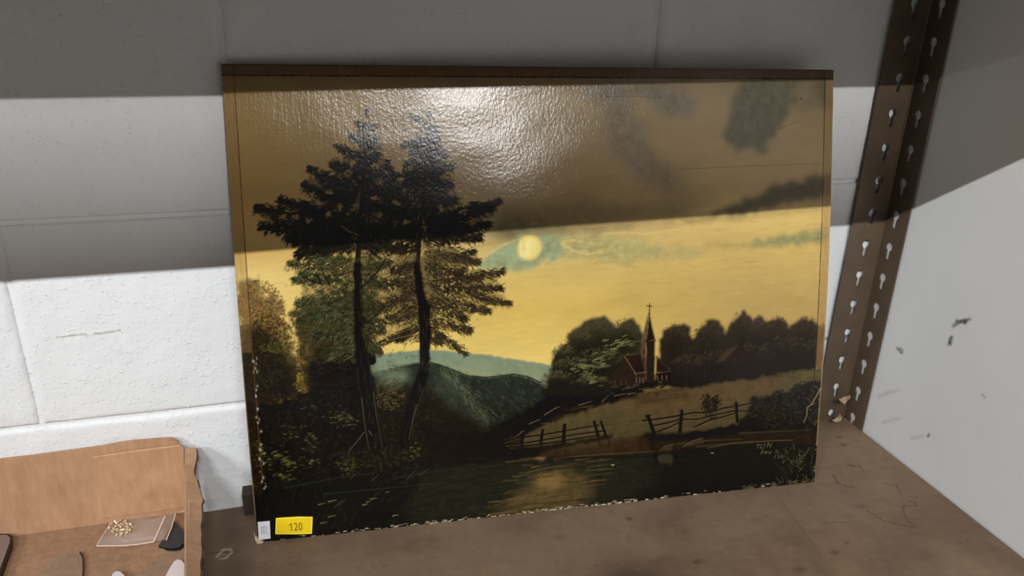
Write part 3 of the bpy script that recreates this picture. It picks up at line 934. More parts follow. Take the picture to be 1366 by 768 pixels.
# water
cv.poly([(334, 645), (400, 632), (470, 622), (540, 622), (600, 615), (680, 612), (760, 608), (860, 602), (940, 598), (1060, 590), (1096, 592), (1092, 650), (340, 735)], (22, 24, 20), 2, 3, 1, .2, col2=(14, 16, 14))
cv.poly([(560, 626), (640, 616), (760, 608), (870, 604), (880, 640), (830, 668), (560, 700), (540, 660)], (34, 35, 25), 9, 8, .85, .3)
cv.poly([(715, 630), (745, 622), (775, 626), (790, 640), (800, 660), (770, 676), (660, 690), (690, 665), (712, 645)], (92, 76, 42), 7, 6, .75, .3)
cv.poly([(722, 632), (748, 628), (760, 640), (740, 650), (716, 648)], (134, 108, 60), 5, 4, .8, .2)
for _ in range(900):
    x = random.uniform(470, 1085); y = random.uniform(606, 700)
    if y > 738 - (x - 343) * .115: continue
    l = random.uniform(8, 45); sl = -random.uniform(.03, .16)
    g = math.exp(-((x + l / 2 - 742 + (y - 640) * .6) / 55) ** 2)
    pal = [(24, 26, 20), (34, 34, 24), (20, 24, 20), (46, 43, 30)] if g < .3 else [(124, 100, 56), (92, 74, 42), (34, 29, 18), (104, 84, 48), (52, 45, 28)]
    if x > 840 or x < 590: pal = [(20, 23, 19), (13, 15, 13), (27, 30, 24), (17, 19, 16)]
    cv.stroke(x, y, x + l, y + sl * l, random.uniform(1.2, 3), .8, random.choice(pal), random.uniform(.2, .55), 1.0)
for q in ([(636, 640), (662, 637)], [(690, 634), (720, 622), (750, 617)], [(560, 655), (600, 640), (650, 632)], [(665, 672), (720, 655), (790, 640)], [(640, 690), (700, 672), (780, 665)], [(752, 640), (775, 640), (790, 637)]):
    cv.path(q, 1.5, .9, random.choice([(84, 80, 54), (20, 18, 12)]), .65, .8)
for (x, y) in ((722, 633), (729, 632), (735, 632), (740, 631)):
    cv.blob(x, y, 2, 1, (28, 20, 12), .9)
cv.stroke(819, 616.5, 822, 616.5, 1.4, 1.2, (190, 180, 150), .9); cv.stroke(950, 601, 953, 601, 1.2, 1, (170, 160, 130), .8)
cv.path([(770, 604), (800, 602), (835, 600), (875, 598)], 1.3, 1.0, (120, 94, 58), .4)
cv.path([(745, 607), (800, 606), (850, 606), (905, 602)], 1.6, 1.6, (14, 11, 7), .8)
cv.poly([(876, 606), (884, 602), (900, 604), (900, 616), (880, 614)], (60, 56, 40), 2, 2, .7)
cv.path([(876, 604), (880, 614)], 5, 3, (14, 12, 9), .8, 1); cv.path([(901, 604), (904, 612)], 5, 3, (14, 12, 9), .8, 1)
# bank at lower left, grasses and fallen leaves
cv.poly([(334, 650), (400, 630), (470, 625), (560, 628), (560, 655), (520, 690), (440, 712), (342, 724)], (13, 15, 11), 3, 4, .9, .3)
for q in ([(434, 654), (480, 650), (520, 646), (580, 640)], [(380, 645), (440, 633), (500, 625)], [(530, 632), (570, 625), (610, 620)]):
    cv.path(q, 2.2, 1.2, (40, 48, 40), .6, 1)
for (x, y, l) in ((427, 669, 9), (440, 665, 11), (487, 670, 6), (497, 662, 9), (440, 687, 10), (430, 696, 9), (518, 652, 5), (528, 686, 7), (400, 713, 14), (492, 666, 5)):
    cv.stroke(x, y, x + l, y - l * .22, 1.9, .7, random.choice([(112, 104, 58), (92, 90, 56), (130, 124, 80)]), .8)
for q in ([(448, 674), (458, 663)], [(455, 670), (463, 662)], [(498, 636), (508, 627)], [(546, 634), (556, 622)], [(562, 628), (574, 620)], [(470, 633), (476, 626)], [(372, 714), (378, 690)], [(385, 712), (388, 690)]):
    cv.path(q, 1.0, .6, (74, 72, 46), .8)
for _ in range(260):
    x = random.uniform(345, 560); y = random.uniform(640, 715)
    if y > 738 - (x - 343) * .115: continue
    th = random.gauss(-1.0, .5); l = random.uniform(4, 16)
    cv.stroke(x, y, x + l * math.cos(th), y + l * math.sin(th), 1.2, .5, random.choice([(30, 34, 22), (24, 30, 20), (44, 44, 26), (20, 22, 15)]), random.uniform(.3, .7), .7)
for _ in range(130):
    x = random.uniform(1040, 1094); y = random.uniform(596, 645)
    th = random.uniform(-2.6, -.6); l = random.uniform(4, 14)
    cv.stroke(x, y, x + l * math.cos(th), y + l * math.sin(th), 1.0, .5, random.choice([(46, 46, 28), (78, 76, 50), (30, 32, 20), (110, 106, 74)]), random.uniform(.25, .7))
for _ in range(70):
    x = random.uniform(985, 1088); y = 655 - (x - 985) * .11 + random.uniform(-6, 0)
    cv.stroke(x, y, x + random.uniform(1, 5), y - random.uniform(0, 3), 1.2, .8, random.choice([(120, 112, 78), (84, 78, 46), (54, 50, 30)]), .6)
# thin signature marks, lower right
SG = (120, 112, 86)
for q in ([(1010, 590), (1014, 590)], [(1012, 590), (1010, 595)], [(1016, 590), (1014, 595), (1018, 595)], [(1020, 589), (1019, 594)], [(1023, 594), (1025, 588), (1027, 593)], [(1029, 589), (1028, 594)],
          [(1015, 603), (1018, 597), (1017, 603)], [(1020, 600), (1022, 603), (1024, 600), (1020, 600)], [(1026, 600), (1027, 603), (1029, 600)], [(1035, 598), (1037, 598)], [(1034, 601), (1038, 600.5)],
          [(1033, 609), (1035, 605)], [(1038, 605), (1040, 608), (1037, 609)], [(1042, 605), (1043, 609)], [(1065, 605), (1069, 606)], [(1065, 609), (1070, 610)], [(1066, 613), (1070, 614)]):
    cv.path(q, .9, .7, SG, .65)
# --- bushes of the left side
BR1 = [(120, 84, 44), (86, 60, 30), (146, 106, 58), (60, 42, 22), (104, 78, 38), (160, 124, 70)]
DG = [(34, 26, 14), (24, 18, 10), (50, 38, 20), (44, 42, 20), (30, 24, 14)]
cv.poly([(316, 372), (332, 360), (350, 362), (352, 380), (366, 386), (380, 400), (382, 430), (392, 450), (398, 475), (408, 490), (405, 520), (330, 520), (318, 460)], (60, 45, 26), 1.5, 8, .8, .4)
cv.stipple(347, 405, 33, 42, 1500, BR1, (1.0, 2.2), .75, 1.05)
cv.stipple(360, 440, 32, 30, 900, BR1[:4] + DG, (1.0, 2.4), .75, 1.05)
cv.poly([(328, 425), (345, 420), (362, 430), (372, 455), (392, 480), (400, 520), (330, 520), (325, 470)], (20, 14, 8), 5, 5, .85, .3)
cv.stipple(350, 470, 34, 40, 700, DG + [(56, 48, 22), (40, 36, 18)], (1.2, 3), .7)
cv.stipple(405, 470, 9, 42, 420, [(150, 118, 58), (120, 96, 44), (96, 74, 34), (60, 48, 24)], (1.0, 2.2), .7)
cv.stipple(406, 498, 12, 14, 220, [(150, 128, 52), (110, 94, 38), (76, 62, 26)], (1.0, 2.4), .75)
cv.stipple(368, 450, 22, 8, 60, [(86, 82, 40), (60, 60, 30)], (1.4, 3), .6)
# dark tree mass between bush and trunk
cv.poly([(388, 415), (400, 396), (420, 385), (450, 375), (480, 372), (505, 390), (508, 420), (500, 455), (490, 500), (440, 520), (412, 500), (402, 450)], (42, 36, 22), 1.5, 9, .9, .4)
cv.poly([(412, 450), (440, 440), (480, 445), (500, 460), (500, 540), (410, 540)], (18, 13, 8), 6, 6, .9, .3)
cv.stipple(430, 415, 38, 30, 900, [(76, 64, 32), (54, 46, 24), (96, 84, 44), (34, 28, 16), (64, 66, 34)], (1.2, 2.8), .7, 1.05)
cv.stipple(470, 440, 30, 24, 500, [(70, 64, 32), (40, 34, 18), (96, 92, 48)], (1.2, 2.8), .65)
cv.stipple(440, 460, 40, 20, 260, [(46, 40, 20), (30, 24, 14), (66, 60, 30)], (1.4, 3), .6)
for _ in range(1500):
    x = random.uniform(318, 700); y = random.uniform(500, 628)
    l = random.uniform(2, 7); th = random.gauss(-.2, .7)
    cv.stroke(x, y, x + l * math.cos(th), y + l * math.sin(th), 1.6, .8, random.choice([(30, 24, 14), (22, 16, 9), (38, 32, 18), (26, 26, 14), (44, 32, 18)]), random.uniform(.2, .6), .8)
for (x, y, n) in ((455, 543, 26), (460, 552, 22), (470, 548, 12), (444, 548, 8), (395, 563, 14), (387, 566, 10), (418, 572, 16), (416, 588, 14), (412, 606, 20), (372, 600, 40), (386, 610, 40), (350, 595, 20), (352, 612, 20), (340, 583, 12), (462, 610, 26), (470, 618, 22), (475, 605, 12), (556, 592, 20), (550, 606, 14), (340, 640, 12), (375, 628, 30), (500, 600, 16), (640, 540, 10), (380, 520, 10), (410, 530, 12)):
    for _ in range(n):
        px, py = x + random.gauss(0, 7), y + random.gauss(0, 5)
        cv.stroke(px, py, px + random.uniform(1.5, 4.5), py + random.uniform(-1, 1.2), 1.7, .8, random.choice([(64, 62, 32), (84, 80, 42), (48, 48, 26), (110, 104, 60)]), random.uniform(.35, .75), .6)
cv.stipple(540, 540, 60, 40, 500, [(34, 28, 16), (48, 40, 22), (26, 20, 12)], (1.5, 3.5), .5)
cv.stipple(520, 515, 22, 22, 260, [(78, 62, 36), (54, 44, 26), (100, 86, 56)], (1.2, 2.6), .55)
for _ in range(1400):
    x = random.uniform(318, 560); y = random.uniform(455, 640)
    if 468 < x < 512 and y < 610: continue
    l = random.uniform(1.5, 4.5); th = random.gauss(.1, .8)
    cv.stroke(x, y, x + l * math.cos(th), y + l * math.sin(th), 1.5, .7, random.choice([(50, 40, 24), (40, 38, 22), (58, 44, 26), (34, 28, 18), (46, 46, 26)]), random.uniform(.25, .65), .6)
# --- the two tall trees
LEAF_D = [(22, 18, 11), (28, 24, 15), (16, 13, 8), (34, 28, 17), (24, 24, 15)]
LEAF_G = [(54, 60, 34), (74, 78, 44), (38, 42, 25), (30, 26, 17), (92, 92, 56), (60, 50, 30), (28, 30, 18)]
LEAF_R = [(50, 38, 24), (36, 27, 17), (66, 51, 33), (26, 21, 14), (46, 48, 30), (82, 68, 46), (30, 24, 16)]


def frond(x0, y0, x1, y1, spread, n, cols, size=2.0, droop=1.0, alpha=.9):
    """a sweeping branch hung with small curling leaf touches, thicker near its root"""
    dx, dy = x1 - x0, y1 - y0
    L_ = math.hypot(dx, dy)
    ux, uy = dx / L_, dy / L_
    nxp, nyp = -uy, ux
    for _ in range(n):
        t = random.random() ** .8
        sp = spread * (1 - .65 * t)
        o = random.gauss(0, .48) * sp
        px = x0 + dx * t + nxp * o; py = y0 + dy * t + nyp * o + 4 * t * (1 - t)
        l = random.uniform(2.2, 5.5)
        sgn = 1 if dx >= 0 else -1
        th = math.atan2(.35 * droop + uy * .6, sgn * 1.0) + random.gauss(0, .45)
        qx, qy = px + l * math.cos(th), py + l * math.sin(th)
        c_ = jit(random.choice(cols), 4)
        cv.stroke(px, py, qx, qy, size * random.uniform(.7, 1.15), size * .55, c_, alpha, .5)
        if random.random() < .5:
            cv.stroke(qx, qy, qx + sgn * random.uniform(.3, 1.6), qy + random.uniform(1.2, 3), size * .6, size * .35, c_, alpha, .5)
    cv.path([(x0, y0), (x0 + dx * .5, y0 + dy * .5 + 1), (x1, y1)], 1.6, .7, cols[0], .8)


cv.poly([(486, 150), (492, 172), (500, 186), (504, 206), (507, 232), (512, 262), (522, 290), (522, 328), (402, 330), (388, 316), (378, 300), (356, 292), (346, 272), (364, 264), (378, 272), (402, 280), (410, 262), (408, 240), (418, 220), (430, 226), (437, 246), (453, 242), (449, 218), (450, 204), (458, 200), (470, 202), (474, 182), (481, 165)], (20, 16, 10), 1, 9, .62, .3)
cv.poly([(568, 152), (580, 172), (588, 192), (594, 212), (602, 236), (606, 264), (636, 274), (658, 266), (652, 280), (638, 298), (610, 314), (520, 322), (508, 302), (509, 262), (512, 234), (518, 222), (527, 242), (535, 256), (541, 236), (539, 214), (547, 192), (557, 172)], (20, 16, 10), 1, 9, .62, .3)
# upper crown of the left tree (dark against the upper sky)
cv.path([(497, 470), (482, 400), (477, 340), (480, 280), (484, 220), (486, 160)], 11, 1.2, (18, 14, 9), 1)
T1 = [(486, 150, 486, 143, 2, 10), (486, 165, 476, 158, 5, 30), (486, 168, 498, 164, 5, 26), (486, 185, 468, 176, 8, 60), (486, 188, 500, 180, 8, 55), (484, 205, 448, 190, 9, 80), (485, 208, 504, 200, 9, 70),
      (482, 225, 442, 211, 12, 130), (484, 226, 508, 222, 12, 100), (480, 245, 430, 226, 14, 170), (482, 245, 512, 246, 14, 130), (474, 262, 412, 216, 11, 180), (470, 268, 405, 238, 14, 220), (480, 262, 512, 268, 16, 170),
      (470, 285, 372, 257, 15, 280), (465, 295, 342, 267, 17, 330), (470, 298, 346, 292, 18, 330), (470, 308, 384, 306, 20, 320), (472, 318, 396, 328, 18, 300), (476, 300, 520, 292, 22, 280), (478, 318, 520, 318, 20, 240), (462, 262, 440, 240, 14, 150), (430, 280, 400, 262, 12, 120)]
for (a_, b_, c_, d_, sp, n) in T1:
    frond(a_, b_, c_, d_, sp, int(n * 1.25), LEAF_D, 2.2)
for (x, y, rx, ry) in ((452, 252, 22, 16), (440, 288, 44, 20), (475, 296, 36, 28), (480, 240, 20, 22), (430, 310, 38, 16), (400, 286, 32, 12), (484, 212, 12, 16)):
    cv.stipple(x, y, rx, ry, int(rx * ry * .55), LEAF_D, (2.0, 4.0), .75, 1.0)
cv.path([(455, 292), (466, 300), (478, 304)], 2, 1, (150, 124, 74), .35)
for (x, y, r) in ((441, 250, 4), (427, 262, 5), (462, 226, 4), (500, 216, 4), (452, 268, 4), (412, 285, 3.5), (498, 256, 4), (508, 278, 5), (438, 276, 3.5), (395, 280, 4), (470, 212, 3), (380, 280, 3), (416, 252, 3)):
    for _ in range(9):
        px, py = x + random.gauss(0, r * .7), y + random.gauss(0, r * .5)
        cv.stroke(px, py, px + random.uniform(-3, 3), py + random.uniform(-1.5, 1.5), random.uniform(1.5, 3), .9, (150, 122, 76), .6, .8)
# lower fronds of the left tree, green in the light
cv.poly([(388, 344), (402, 336), (520, 332), (517, 352), (521, 372), (511, 388), (519, 402), (511, 428), (506, 456), (442, 462), (404, 440), (392, 414), (398, 394), (404, 372), (392, 362)], (50, 46, 27), 1, 9, .55, .6)
T1L = [(470, 345, 385, 340, 12, 190), (466, 355, 392, 362, 12, 190), (470, 370, 400, 352, 10, 130), (480, 350, 520, 338, 10, 130), (484, 362, 520, 370, 12, 150), (476, 385, 396, 392, 15, 250), (478, 400, 400, 412, 16, 230),
       (484, 395, 520, 398, 14, 170), (486, 420, 512, 428, 14, 160), (480, 425, 420, 436, 14, 180), (486, 445, 508, 458, 12, 130), (482, 452, 440, 462, 12, 140), (470, 335, 410, 333, 8, 100)]
for (a_, b_, c_, d_, sp, n) in T1L:
    frond(a_, b_, c_, d_, sp * 1.15, int(n * 1.5), LEAF_G if c_ < 480 else LEAF_G + LEAF_R, 1.6)
cv.poly([(440, 335), (520, 330), (516, 350), (505, 372), (510, 400), (490, 410), (460, 400), (440, 376), (430, 350)], (48, 44, 24), 5, 8, .6, .5)
for _ in range(500):
    x, y = random.gauss(468, 26), random.gauss(380, 30)
    if y < 334: continue
    cv.stroke(x, y, x + random.uniform(-4, 5), y + random.uniform(-1, 3), 1.8, .8, random.choice(LEAF_G), .7)
for q in ([(412, 340), (422, 352), (428, 366)], [(428, 346), (434, 358), (440, 368)], [(402, 356), (418, 364), (430, 368)], [(517, 330), (505, 350), (490, 366), (482, 372)], [(520, 390), (504, 408), (488, 420)]):
    cv.path(q, 1.2, 2.4, (26, 20, 12), .95)
# upper crown of the right tree
cv.path([(566, 470), (562, 400), (556, 350), (560, 280), (566, 220), (568, 160)], 9, 1.2, (18, 14, 9), 1)
T2 = [(568, 152, 568, 146, 2, 10), (566, 162, 545, 150, 5, 30), (568, 170, 578, 166, 6, 40), (566, 182, 536, 188, 7, 70), (568, 180, 582, 178, 8, 60), (566, 200, 548, 196, 9, 80), (568, 205, 592, 200, 9, 80), (564, 220, 540, 214, 11, 120),
      (568, 225, 602, 214, 10, 110), (562, 240, 520, 226, 12, 140), (520, 225, 516, 208, 6, 50), (524, 250, 514, 228, 10, 130), (566, 240, 600, 240, 14, 160), (540, 262, 510, 248, 14, 170), (560, 262, 604, 258, 16, 210), (556, 280, 512, 272, 18, 230),
      (565, 285, 664, 260, 11, 260), (575, 290, 656, 268, 12, 220), (580, 298, 650, 290, 14, 240), (560, 300, 516, 300, 18, 230), (565, 308, 640, 308, 14, 220), (560, 318, 522, 322, 14, 170), (604, 280, 632, 262, 8, 90)]
for (a_, b_, c_, d_, sp, n) in T2:
    frond(a_, b_, c_, d_, sp, int(n * 1.25), LEAF_D, 2.2)
for (x, y, rx, ry) in ((560, 222, 24, 18), (556, 256, 36, 24), (525, 250, 12, 22), (560, 292, 46, 22), (600, 292, 34, 14), (575, 196, 12, 12)):
    cv.stipple(x, y, rx, ry, int(rx * ry * .55), LEAF_D, (2.0, 4.0), .75, 1.0)
for (x, y, r) in ((534, 232, 4), (544, 220, 3.5), (592, 228, 4), (600, 250, 4), (528, 262, 3.5), (614, 276, 4), (586, 270, 3.5), (540, 288, 3), (626, 288, 4), (582, 206, 3), (556, 208, 3)):
    for _ in range(9):
        px, py = x + random.gauss(0, r * .7), y + random.gauss(0, r * .5)
        cv.stroke(px, py, px + random.uniform(-3, 3), py + random.uniform(-1.5, 1.5), random.uniform(1.5, 3), .9, (146, 120, 80), .6, .8)
# lower fronds of the right tree
cv.poly([(520, 330), (600, 318), (610, 335), (595, 355), (600, 375), (590, 400), (570, 420), (540, 415), (520, 390), (530, 360)], (44, 33, 21), 5, 8, .6, .5)
cv.poly([(522, 330), (600, 318), (634, 340), (610, 350), (664, 356), (660, 372), (674, 394), (648, 400), (618, 412), (624, 428), (600, 428), (590, 418), (562, 436), (514, 442), (510, 432), (522, 412), (514, 395), (519, 368), (514, 352)], (48, 37, 24), 1, 10, .5, .6)
T2L = [(565, 325, 637, 340, 12, 240), (565, 345, 618, 352, 12, 190), (570, 365, 670, 352, 10, 280), (575, 372, 668, 374, 11, 270), (590, 372, 680, 396, 9, 240), (575, 385, 652, 405, 12, 240), (570, 390, 622, 416, 12, 180),
       (560, 345, 522, 350, 12, 160), (556, 365, 514, 366, 12, 170), (556, 380, 518, 392, 14, 190), (560, 405, 512, 416, 13, 170), (566, 415, 628, 430, 10, 200), (570, 422, 622, 462, 8, 170), (562, 425, 508, 446, 8, 190), (566, 430, 588, 448, 12, 110), (560, 430, 530, 440, 12, 110),
       (600, 330, 632, 325, 8, 80), (600, 360, 640, 362, 8, 90)]
for (a_, b_, c_, d_, sp, n) in T2L:
    frond(a_, b_, c_, d_, sp * 1.15, int(n * 1.5), LEAF_R, 1.5)
for _ in range(420):
    x, y = random.gauss(560, 22), random.gauss(385, 30)
    if y < 332 or y > 445: continue
    cv.stroke(x, y, x + random.uniform(-4, 5), y + random.uniform(-1, 3), 1.8, .8, random.choice(LEAF_R), .7)
# sky glints between the leaves
for _ in range(110):
    x, y = random.choice([(random.gauss(516, 9), random.uniform(336, 450)), (random.gauss(430, 22), random.uniform(338, 384)), (random.gauss(600, 20), random.uniform(340, 430))])
    cv.stroke(x, y, x + random.uniform(-2, 3), y + random.uniform(-2, 3), random.uniform(.9, 2.0), .6, (222, 188, 108), random.uniform(.3, .8), .6)
# trunks
TK = (20, 15, 10)
cv.poly([(471, 340), (481, 340), (482, 380), (484, 430), (490, 455), (496, 480), (502, 520), (507, 560), (514, 605), (488, 608), (486, 560), (480, 520), (476, 480), (473, 430), (472, 380)], TK, .8, 1, 1, .2)
cv.poly([(551, 340), (560, 340), (566, 380), (574, 400), (575, 440), (574, 480), (567, 510), (556, 540), (550, 570), (548, 592), (534, 592), (538, 560), (544, 530), (554, 500), (560, 478), (560, 440), (558, 400), (552, 370)], TK, .8, 1, 1, .2)
for q, c_, a_ in (([(484, 520), (487, 545), (490, 570), (494, 590)], (120, 108, 72), .75), ([(499, 512), (504, 545), (510, 580), (514, 600)], (104, 88, 58), .8), ([(478, 480), (480, 505), (484, 520)], (74, 68, 48), .6),
                  ([(494, 470), (497, 500), (500, 515)], (52, 46, 32), .7), ([(482, 460), (484, 480)], (62, 58, 42), .6), ([(494, 566), (498, 572)], (140, 130, 96), .8),
                  ([(558, 530), (551, 555), (548, 578)], (124, 106, 66), .85), ([(566, 508), (560, 530), (553, 548)], (90, 76, 50), .7), ([(546, 555), (541, 580)], (64, 54, 36), .6), ([(573, 470), (568, 485)], (110, 90, 52), .6),
                  ([(487, 568), (478, 580), (470, 590), (466, 600)], (118, 108, 78), .9), ([(480, 345), (481, 400)], (50, 44, 34), .5)):
    cv.path([(x + random.uniform(-.6, .6), y) for x, y in q], 1.2, .6, c_, a_ * .5)
for _ in range(120):
    t_ = random.random(); 
    x, y = (480 + 28 * t_ ** 1.5 + random.uniform(-6, 6), 345 + 255 * t_) if random.random() < .5 else (565 - 24 * t_ ** 2 + random.uniform(-5, 5), 400 + 185 * t_)
    cv.stroke(x, y, x + random.uniform(0, 2), y + random.uniform(5, 14), 1.0, .6, random.choice([(44, 36, 24), (14, 10, 6), (60, 50, 34)]), .5)
for q in ([(510, 446), (530, 440), (556, 434)], [(600, 395), (580, 382), (570, 378)], [(548, 384), (556, 390)], [(612, 330), (596, 322)]):
    cv.path(q, 1.4, 1.0, (120, 100, 66), .6)
cv.stipple(500, 602, 60, 14, 420, [(24, 20, 12), (38, 32, 18), (52, 44, 26), (18, 14, 9)], (1.4, 3), .6)
# --- worn border: pale varnish margin left and right, dark line along the top, chipped foot
def edge_u(u0, u1, col, alpha, v0=0, v1=1, noisea=.25):
    x0, x1 = int(u0 * CW), max(int(u1 * CW), int(u0 * CW) + 1)
    y0, y1 = int(v0 * CH), int(v1 * CH)
    m = alpha * (1 - noisea + noisea * 2 * vnoise(y1 - y0, x1 - x0, 9, 3, rng))[..., None]
    m = np.clip(m, 0, 1)
    cv.c[y0:y1, x0:x1] = cv.c[y0:y1, x0:x1] * (1 - m) + lin(col) * m
edge_u(0, .016, (146, 112, 66), .4, 0, .56)
edge_u(0, .016, (44, 34, 26), .4, .5, .88)
edge_u(.0165, .0185, (84, 58, 34), .7, 0, .85)
edge_u(0, .0025, (150, 128, 96), .5, 0, 1)
edge_u(.985, 1, (160, 122, 74), .45, 0, .70)
edge_u(.982, .9842, (58, 42, 26), .8, 0, .78)
edge_u(.9975, 1, (190, 160, 110), .35, .12, .9)
edge_u(0, 1, (92, 70, 44), .7, 0, .020)
edge_u(0, 1, (30, 22, 14), .85, .020, .0235)
edge_u(0, 1, (40, 29, 19), .6, 0, .003)
for _ in range(34):
    y = random.uniform(460, 650)
    x = 311 + (y - 85) * .071 + random.gauss(2, 2.5)
    cv.blob(x, y, random.uniform(.5, 1.2), random.uniform(.8, 2.4), (190, 176, 150), random.uniform(.4, .9))
for _ in range(26):
    y = random.uniform(480, 640); x = 1103 - (y - 300) * .05 + random.gauss(0, 1.4)
    cv.blob(x, y, random.uniform(.5, 1.1), random.uniform(.7, 1.8), (180, 160, 128), random.uniform(.3, .8))
CR = [(206, 192, 160), (176, 158, 124), (226, 214, 186)]
for _ in range(150):
    u = random.choice([random.uniform(.02, 1), random.gauss(.5, .15), random.gauss(.42, .12), random.gauss(.62, .06), random.gauss(.25, .06)])
    if not 0 < u < 1: continue
    x = 343 + u * (1086 - 343); y = 724 + u * (643 - 724) - random.random() ** 2 * 4
    l = random.uniform(.8, 5)
    cv.stroke(x, y - .5, x + l, y - .5 - l * .11, random.uniform(.7, 1.6), .6, random.choice(CR), random.uniform(.3, .8))
cv.poly([(333, 700), (343, 714), (352, 722), (346, 728), (336, 724)], (206, 186, 148), .8, .5, .95)
cv.path([(337, 706), (343, 715), (353, 722)], 1.2, 1.0, (110, 84, 50), .7)

# darken/saturate calibration from measured (lit) tones to paint reflectance
PK = .94
cv.c = np.clip(cv.c * PK - .0042, .0010, .92)

# brush relief as real geometry + fine canvas weave as bump
lum = cv.c.mean(-1)
rel = (fbm(CH, CW, 3.0, 2.2, rng, 2) - .5) * .00010 + (fbm(CH, CW, 60, 90, rng, 2) - .5) * .0008
vert = (vnoise(CH, CW, 30, 2.0, rng) - .5) * .00006 * np.clip((470 - PXX) / 120 + 1.2, 0, 1) * np.clip((270 - PYY) / 80, 0, 1)
horz = (vnoise(CH, CW, 3, 14, rng) - .5) * .00004 * np.clip((PXX - 560) / 60, 0, 1)
rel = rel + vert + horz
VV = 1 - YY / (CH - 1); UU = XX / (CW - 1)
rel = rel + bow(UU, VV)
jitt = rel[..., None] * NRM
foot = (fbm(2, CW, 2, 9, rng, 4)[0] - .5) * .0016
fall = np.clip(1 - (CH - 1 - np.arange(CH)) / 8.0, 0, 1)[:, None] * (foot + .0006)[None, :]
jitt = jitt + fall[..., None] * np.array([0, 0, 1.0])

N = Nodes('oil_paint_under_varnish')
at_ = N.n('ShaderNodeAttribute', attribute_name='paint')
co = N.coord()
weave = N.noise(900, 2, .5, N.coord((1, 1, .35)))
fine = N.noise(560, 3, .7, N.coord((1, 1, .6)))
b1 = N.bump(fine, .8, .00016)
b2 = N.bump(weave, .5, .00006, b1)
M_OIL = N.set(Base_Color=at_.outputs['Color'], Roughness=N.math('ADD', .17, N.math('MULTIPLY', N.noise(30, 3, .5, co), .06)), Normal=b2)
M_OIL.node_tree.nodes['Principled BSDF'].inputs['IOR'].default_value = 1.45
M_OIL.node_tree.nodes['Principled BSDF'].inputs['Coat Weight'].default_value = .0
M_OIL.node_tree.nodes['Principled BSDF'].inputs['Coat Roughness'].default_value = .22
M_OIL.node_tree.links.new(b1, M_OIL.node_tree.nodes['Principled BSDF'].inputs['Coat Normal'])

pic = empty('landscape_painting', (float(BL[0]), float(BL[1]), 0.0))
tag(pic, 'unframed oil landscape of tall trees, moon, church and river, leaning on the white block wall', 'painting')
surf = surface_grid('painted_surface', BL, BR, TL, TR, cv, M_OIL, pic, jitt)
N = Nodes('old_board_back')
M_BOARD = N.set(Base_Color=N.ramp(N.noise(120, 4, .6, N.coord((1, 1, .3))), [(.3, L3(58, 44, 31)), (.7, L3(112, 92, 68))]), Roughness=.8)
bm = bmesh.new()
TH = .0042
ux = (BR - BL) / np.linalg.norm(BR - BL)
nu, nv = 40, 16
lift = [max(.0002, .0006 + random.uniform(-.0005, .0008)) for _ in range(nu + 1)]


def sheet(depth, raised):
    rows = []
    for j in range(nv + 1):
        v = j / nv
        row = []
        for i in range(nu + 1):
            u = i / nu
            p = (1 - u) * (1 - v) * BL + u * (1 - v) * BR + (1 - u) * v * TL + u * v * TR + NRM * (bow(u, v) - depth)
            if j == 0: p = p + np.array([0, 0, lift[i] if raised else .0003])
            row.append(bm.verts.new(tuple(p)))
        rows.append(row)
    return rows


SA, SB = sheet(.0011, True), sheet(TH, False)
for j in range(nv):
    for i in range(nu):
        bm.faces.new((SA[j][i], SA[j][i + 1], SA[j + 1][i + 1], SA[j + 1][i]))
        bm.faces.new((SB[j][i], SB[j + 1][i], SB[j + 1][i + 1], SB[j][i + 1]))
rim = SA[0][:] + [r[-1] for r in SA[1:]] + SA[-1][-2::-1] + [r[0] for r in SA[-2:0:-1]]
rimb = SB[0][:] + [r[-1] for r in SB[1:]] + SB[-1][-2::-1] + [r[0] for r in SB[-2:0:-1]]
for k in range(len(rim)):
    l = (k + 1) % len(rim)
    bm.faces.new((rim[k], rimb[k], rimb[l], rim[l]))
from_bm('board', bm, M_BOARD, pic)


def pic_pt(px, py, off=.0006):
    """a spot of the picture, given where it was measured, on the board's front plane"""
    x, y = tf_pic(px, py)
    u, v = x / (CW - 1), 1 - y / (CH - 1)
    p = (1 - u) * (1 - v) * BL + u * (1 - v) * BR + (1 - u) * v * TL + u * v * TR
    return p + NRM * (off + float(bow(u, v)))


def paper(name, pts, mat, off, th, parent):
    bm = bmesh.new()
    slab(bm, [tuple(pic_pt(x, y, off)) for x, y in pts], tuple(NRM), th)
    return from_bm(name, bm, mat, parent)


# chipped corner and crumbs of ground along the foot
N = Nodes('torn_board_fibre')
M_CHIP = N.set(Base_Color=N.ramp(N.noise(400, 3, .6, N.coord()), [(.3, L3(168, 146, 108)), (.7, L3(226, 212, 180))]), Roughness=.8)
paper('torn_corner', [(338.5, 706), (341, 713), (346, 719), (352, 722.5), (347, 724), (343.5, 724), (341, 719)], M_CHIP, .0014, .0012, pic)
bm = bmesh.new()
for _ in range(100):
    u = random.choice([random.gauss(.5, .16), random.gauss(.40, .10), random.gauss(.60, .05)])
    if not .03 < u < .99 or random.random() < .45: continue
    p = BL + (BR - BL) * u + NRM * .0006 + np.array([0, 0, .0006 + random.random() * .001])
    s_ = random.uniform(.0004, .0011); l_ = random.uniform(.0006, .0035)
    a_ = p + ux * l_
    pts = [p, a_, a_ + np.array([0, 0, s_]), p + np.array([0, 0, s_ * random.uniform(.5, 1.6)])]
    slab(bm, [tuple(q) for q in pts], tuple(NRM), .0006)
o = from_bm('frayed_edge', bm, M_CHIP, pic); tag(o, 'pale frayed bottom edge', kind='stuff')

